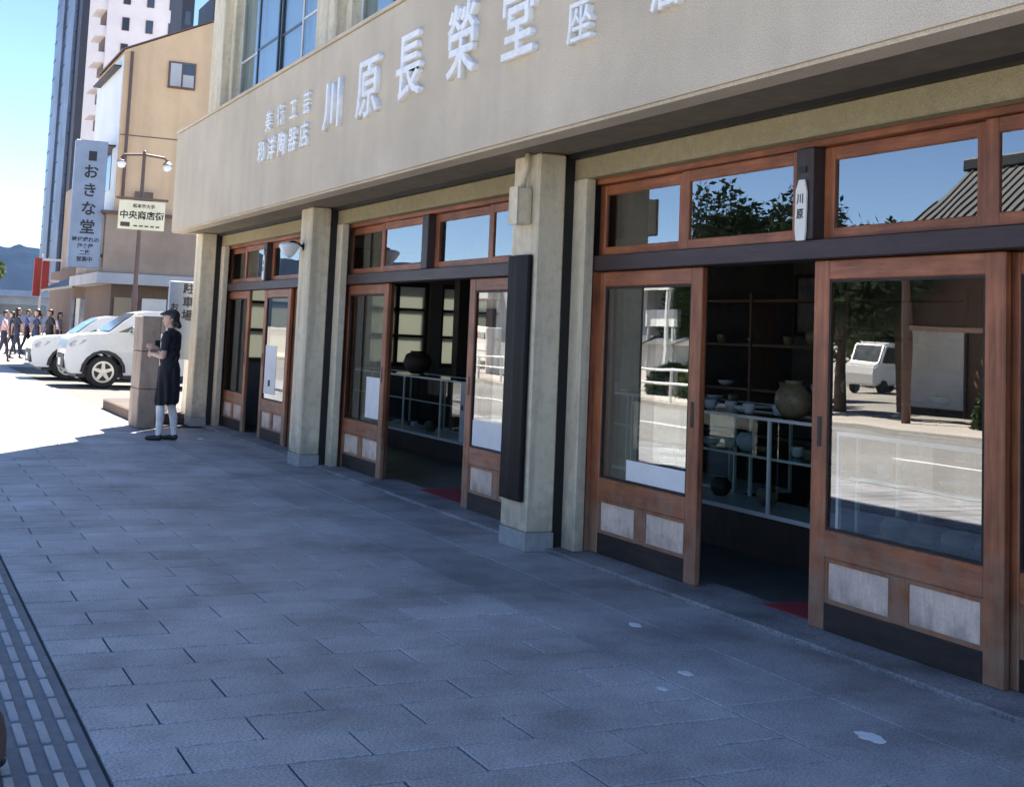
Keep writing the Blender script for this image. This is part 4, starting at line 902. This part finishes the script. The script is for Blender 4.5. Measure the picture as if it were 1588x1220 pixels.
# hills
V, Fc = [], []; nx, ny = 160, 12
for i in range(nx):
    for j_ in range(ny):
        q_ = -1+2*i/(nx-1); yy = 240+3200*(.12*q_+.88*q_**3); t = j_/(ny-1); xx = -2300-t*1500
        z = -30+(175+45*mnoise.noise(Vector((yy*.0011, 3.3, 0)))+22*mnoise.noise(Vector((yy*.006, 1.7, 0)))+7*mnoise.noise(Vector((yy*.045, 2.7, t*3)))+9*mnoise.noise(Vector((yy*.02, t*9, 0))))*math.sin(min(1, t*1.35)*math.pi/2)**1.0
        V.append((xx, yy, z*1.15))
for i in range(nx-1):
    for j_ in range(ny-1): a = i*ny+j_; Fc.append((a, a+ny, a+ny+1, a+1))
me = bpy.data.meshes.new('hills'); me.from_pydata(V, [], Fc); me.materials.append(M_mount); me.polygons.foreach_set('use_smooth', [True]*len(me.polygons))
struct(link('hills', me))

# ================================================================== TREES
def tree(label, loc, h, rx, rz, n=5000, leaf=.16, mat=None, group=None, trunk_h=None, seed=1, lobes=9, cat='tree'):
    rg = random.Random(seed); t = thing('tree', label, cat, loc, group); x, y, z = loc
    th = trunk_h or h*.45
    m = MB(); m.tube([(x, y, z), (x+rg.uniform(-.1, .1), y, z+th*.5), (x+rg.uniform(-.2, .2), y+rg.uniform(-.2, .2), z+th), (x, y, z+h*.8)], [h*.035, h*.028, h*.02, h*.006], 10)
    m.build('trunk', M_bark, t, smooth=True)
    L = []
    for i in range(lobes):
        a = rg.random()*6.283; q = rg.random()**.5; zz = rg.uniform(-1, 1)
        L.append((Vector((x+math.cos(a)*q*rx*.75, y+math.sin(a)*q*rx*.75, z+h-rz+zz*rz*.75)), rg.uniform(.30, .5)*rx))
    m = MB()
    for c, r in L[::2]: m.tube([(x, y, z+th*.85), ((x+c.x)/2, (y+c.y)/2, (z+th+c.z)/2-.1), tuple(c)], [h*.014, h*.009, h*.003], 6)
    m.build('limb', M_bark, t)
    V = []; Fc = []
    for i in range(n):
        c, r = rg.choice(L); d = Vector((rg.gauss(0, 1), rg.gauss(0, 1), rg.gauss(0, .75))).normalized()*r*(.55+.5*rg.random())
        p = c+d; u = Vector((rg.gauss(0, 1), rg.gauss(0, 1), rg.gauss(0, 1))).normalized(); v = u.orthogonal().normalized(); s = leaf*rg.uniform(.6, 1.3); k = len(V)
        V += [tuple(p-u*s), tuple(p+v*s*.45), tuple(p+u*s), tuple(p-v*s*.45)]; Fc.append((k, k+1, k+2, k+3))
    me = bpy.data.meshes.new('crown'); me.from_pydata(V, [], Fc); me.materials.append(mat or M_leaf); link('crown', me, t)
    return t
tree('green roadside tree cut by the left edge beyond the crowd', (-95, 5.6, 0), 6.5, 1.6, 2.2, 2500, .2, M_leaf2, seed=4)
OPP = 'trees across the street mirrored in the shop glass'
tree('broad dark tree across the street reflected above the nearest doorway', (-31.5, -14.5, 0), 5.6, 2.6, 1.9, 14000, .12, M_leaf, OPP, seed=11, lobes=13)
tree('round dark tree across the street reflected left of the nearest doorway', (-36.5, -15.5, 0), 5.2, 2.4, 1.8, 12000, .12, M_leaf, OPP, seed=12, lobes=12)
tree('low pine across the street reflected in the nearest closed door', (-26.3, -12.5, 0), 4.4, 2.3, 1.3, 12000, .11, M_leaf, OPP, seed=13, lobes=11)
tree('small light green tree across the street by the plastered wall', (-17.5, -13.0, 0), 3.6, 1.3, 1.1, 4000, .13, M_leaf2, OPP, seed=14)
tree('small dark tree far along the other side of the street', (-58, -16, 0), 4.4, 1.8, 1.5, 6000, .16, M_leaf, OPP, seed=15, lobes=12)

# ================================================================== ACROSS THE STREET (seen in the glass)
def house(label, x0, x1, y0, y1, he, hr, wall, roofm=None, over=.7, win=True, ins=None):
    """y0 is the face towards the street"""
    t = thing('house', label, 'house', ((x0+x1)/2, (y0+y1)/2, 0), 'houses across the street')
    MB().box(x0, x1, y1, y0, 0, he).build('wall', wall, t)
    a, b, c, d = x0-over, x1+over, y1-over, y0+over; ins = ins or (y0-y1)/2*.75; ym = (y0+y1)/2
    rf = MB(); P = [(a, d, he), (b, d, he), (b, c, he), (a, c, he), (a+ins, ym, hr), (b-ins, ym, hr)]
    rf.quad([P[0], P[1], P[5], P[4]]); rf.quad([P[1], P[2], P[5]]); rf.quad([P[2], P[3], P[4], P[5]]); rf.quad([P[3], P[0], P[4]]); rf.quad([P[3], P[2], P[1], P[0]])
    ro = rf.build('roof', roofm or M_tile, t)
    MB().box(a+ins-.2, b-ins+.2, ym-.16, ym+.16, hr-.05, hr+.28).build('ridge', M_tile, ro, bevel=.04)
    MB().box(a, b, d-.03, d+.03, he-.14, he).build('eaves_board', M_darkwood, ro)
    n = int((b-a)/.32)
    for i in range(n):
        xx = a+.2+i*(b-a-.4)/n; f = min(1, min(xx-a, b-xx)/ins)
        MB().tube([(xx, d+.02, he+.03), (xx, d+(ym-d)*f, he+(hr-he)*f+.02)], .032, 6).build('tile_roll', M_tile, ro)
    if win:
        k = max(2, int((x1-x0)/2.4)); g = (x1-x0)/k
        for i in range(k):
            xa = x0+i*g+.35; xb = x0+(i+1)*g-.35
            w = MB().box(xa, xb, y0, y0+.06, .9 if i % 2 else .1, 2.2).build('window', M_darkwood, t); MB().box(xa+.08, xb-.08, y0+.06, y0+.07, 1.0 if i % 2 else .2, 2.1).build('pane', M_pane if i % 3 else M_plaster, w)
    return t
house('single storey house with dark tiled roof across the street, mirrored at the right', -26.2, -15.0, -14.2, -20, 3.7, 6.5, M_brownwall, ins=.3)
house('plastered house with tiled roof across the street beside the dark trees', -46, -38, -14, -21, 3.3, 5.0, M_plaster)
house('long brown house across the street far to the left', -72, -62, -13.5, -22, 3.2, 4.8, M_brownwall)
house('low white house across the street at the near end', -12, 2, -14.5, -21, 3.0, 5.0, M_plaster)
g = thing('garden_wall', 'white plastered garden wall with tile coping across the street', 'wall', (-32, -12.5, 0))
MB().box(-37.5, -31.5, -12.7, -12.4, 0, 1.45).build('wall', M_plaster, g); MB().prism([(-12.95, 1.45), (-12.55, 1.72), (-12.15, 1.45)], 0, -37.7, -31.3).build('coping', M_tile, g)
ob2 = thing('flat_roof_building', 'grey flat roofed building with white sign boards across the street', 'building', (-54, -16, 0))
MB().box(-61, -47, -22, -13.2, 0, 4.0).build('wall', M_greyb, ob2); MB().box(-61.2, -46.8, -22.2, -13.0, 4.0, 4.3).build('parapet', M_plaster, ob2)
for i in range(4):
    MB().box(-60+i*3.3, -57.6+i*3.3, -13.2, -13.14, 3.6, 3.9).build('window', M_pane, ob2)
MB().box(-60, -48, -13.2, -12.6, 3.0, 3.5).build('sign_band', M_plaster, ob2); MB().box(-59.5, -48.5, -13.2, -13.12, .2, 2.6).build('shopfront', M_pane, ob2)
def board(x0, x1, y, z0, z1, label):  # invented white panels, added to mirror as bright rectangles in the door glass
    t = thing('sign_board', label, 'sign', ((x0+x1)/2, y, 0), 'white sign boards across the street')
    MB().box(x0, x1, y-.12, y, z0, z1).build('panel', M_white, t); MB().box(x0+.1, x0+.2, y-.1, y-.02, 0, z0).build('leg', M_steel, t); MB().box(x1-.2, x1-.1, y-.1, y-.02, 0, z0).build('leg', M_steel, t)
board(-35.6, -33.6, -12.0, 3.1, 3.5, 'high white sign board across the street mirrored in the nearest doors')
board(-35.3, -33.7, -12.3, 2.0, 2.5, 'lower white sign board across the street mirrored in the nearest doors')
up_ = thing('timber_gate', 'dark timber gate frame across the street in front of the tiled house', 'gate', (-20.3, -10.9, 0))
for xx in (-22.2, -18.6): MB().lathe([(.11, 0), (.10, 3.6), (.12, 3.62), (.12, 3.75)], (xx, -10.9, 0), 12).build('post', M_brownmetal, up_, smooth=True)
MB().box(-22.8, -18.0, -10.97, -10.83, 3.2, 3.4).build('beam', M_brownmetal, up_); MB().box(-22.1, -18.7, -10.95, -10.85, 2.0, 2.1).build('rail', M_brownmetal, up_)
# white van at the far kerb
vn = thing('delivery_van', 'white van parked beyond the far pavement, mirrored small in the nearest closed door', 'van', (-20.9, -8, -.12))
vb = MB().prism([(-23.40, .25), (-23.40, 1.95), (-23.10, 2.05), (-20.40, 2.05), (-19.90, 1.95), (-19.40, 1.2), (-19.00, 1.05), (-18.90, .7), (-18.90, .25)], 1, -8.7, -7.1).build('body', M_carwhite, vn, bevel=.06, segs=2)
for yy in (-7.095, -8.725):
    MB().prism([(-21.10, 1.2), (-21.10, 1.85), (-20.05, 1.85), (-19.60, 1.2)], 1, yy, yy+.02).build('window', M_carglass, vn); MB().prism([(-23.00, 1.25), (-23.00, 1.85), (-21.40, 1.85), (-21.40, 1.25)], 1, yy, yy+.02).build('window', M_carglass, vn)
MB().quad([(-19.85, -7.25, 1.9), (-19.85, -8.55, 1.9), (-19.37, -8.55, 1.22), (-19.37, -7.25, 1.22)]).build('windscreen', M_carglass, vn)
for xx in (-22.60, -19.70):
    for yy in (-8.62, -7.18): MB().lathe([(.16, -.1), (.29, -.1), (.31, -.06), (.31, .06), (.29, .1), (.16, .1)], (xx, yy, .19), 20, 1).build('wheel', M_tyre, vn)
vn.location = (-44.5, -30, -.25); vn.rotation_euler = (0, 0, R(72))

# ================================================================== AIR
hz = bpy.data.materials.new('haze_air'); hz.use_nodes = True; hz.node_tree.nodes.clear()
ho = hz.node_tree.nodes.new('ShaderNodeOutputMaterial'); hv = hz.node_tree.nodes.new('ShaderNodeVolumePrincipled')
hv.inputs['Color'].default_value = (.32, .56, 1, 1); hv.inputs['Density'].default_value = .00003; hv.inputs['Anisotropy'].default_value = 0
hz.node_tree.links.new(hv.outputs[0], ho.inputs['Volume'])
tag(MB().box(-3960, 460, -3100, 3600, -60, 330).build('haze', hz), None, kind='stuff')

# more of the far side of the street, mirrored in the panes
def vending(x, col, label):
    t = thing('vending_machine', label, 'vending machine', (x, -12.4, 0), 'vending machines across the street')
    MB().box(x-.55, x+.55, -12.7, -12.0, 0, 1.85).build('cabinet', col, t, bevel=.03); MB().box(x-.48, x+.48, -11.998, -11.98, .95, 1.75).build('display', M_paper, t); MB().box(x-.4, x+.4, -11.998, -11.985, .2, .5).build('flap', M_trim, t)
    for i in range(4): MB().box(x-.42+i*.22, x-.27+i*.22, -11.979, -11.97, 1.4, 1.62).build('sample', (M_redsign, M_jar, M_bluesign, M_carglass)[i], t)
vending(-38.6, M_redsign, 'red vending machine across the street beside the plastered house')
vending(-47.2, M_white, 'white vending machine across the street beside the flat roofed building')
def shrub(x, y, r, h, label, seed):
    rg = random.Random(seed); t = thing('shrub', label, 'shrub', (x, y, 0), 'shrubs across the street'); V = []; Fc = []
    for i in range(1800):
        d = Vector((rg.gauss(0, 1), rg.gauss(0, 1), abs(rg.gauss(0, 1)))).normalized(); q = .75+.3*rg.random(); p = Vector((x+d.x*r*q, y+d.y*r*q, d.z*h*q)); u = Vector((rg.gauss(0, 1), rg.gauss(0, 1), rg.gauss(0, 1))).normalized(); v = u.orthogonal().normalized(); k = len(V)
        V += [tuple(p-u*.09), tuple(p+v*.05), tuple(p+u*.09), tuple(p-v*.05)]; Fc.append((k, k+1, k+2, k+3))
    me = bpy.data.meshes.new('foliage'); me.from_pydata(V, [], Fc); me.materials.append(M_leaf2 if seed % 2 else M_leaf); link('foliage', me, t)
    MB().tube([(x, y, 0), (x, y, h*.6)], .04, 6).build('stem', M_bark, t)
for i, (x, y, r, h, nm) in enumerate(((-20.0, -11.6, .7, 1.0, 'light green shrub across the street in front of the dark tiled house'), (-31.0, -11.7, .8, 1.2, 'dark shrub across the street at the end of the garden wall'), (-33.0, -11.8, .7, .9, 'light green shrub across the street before the garden wall'), (-15.8, -11.6, .8, 1.3, 'dark shrub across the street at the corner of the tiled house'))): shrub(x, y, r, h, nm, 40+i+(1 if i % 2 == 0 and i else 0))

gr_ = thing('guard_rail', 'white guard rail along the far kerb, mirrored in the shop doors', 'guard rail', (-32, -9.2, 0))
for zz in (.45, .8): MB().tube([(-64, -9.2, zz), (-24.6, -9.2, zz)], .035, 8).build('rail', M_white, gr_)
for i in range(20): MB().tube([(-63.9+i*2.06, -9.2, 0), (-63.9+i*2.06, -9.2, .86)], .04, 8).build('post', M_white, gr_)

bw = thing('boundary_wall', 'long pale wall far behind the parked van across the street', 'wall', (-55, -42, -.25))
MB().box(-90, -20, -42.3, -42, -.25, 1.9).build('wall', M_plaster, bw)
tree('wide dark tree far behind the parked van across the street', (-52, -39, -.25), 8, 5, 3.2, 9000, .25, M_leaf, OPP, seed=21, lobes=16)
tree('second wide dark tree far behind the parked van', (-41, -40, -.25), 7, 4.5, 3.0, 9000, .25, M_leaf, OPP, seed=22, lobes=16)
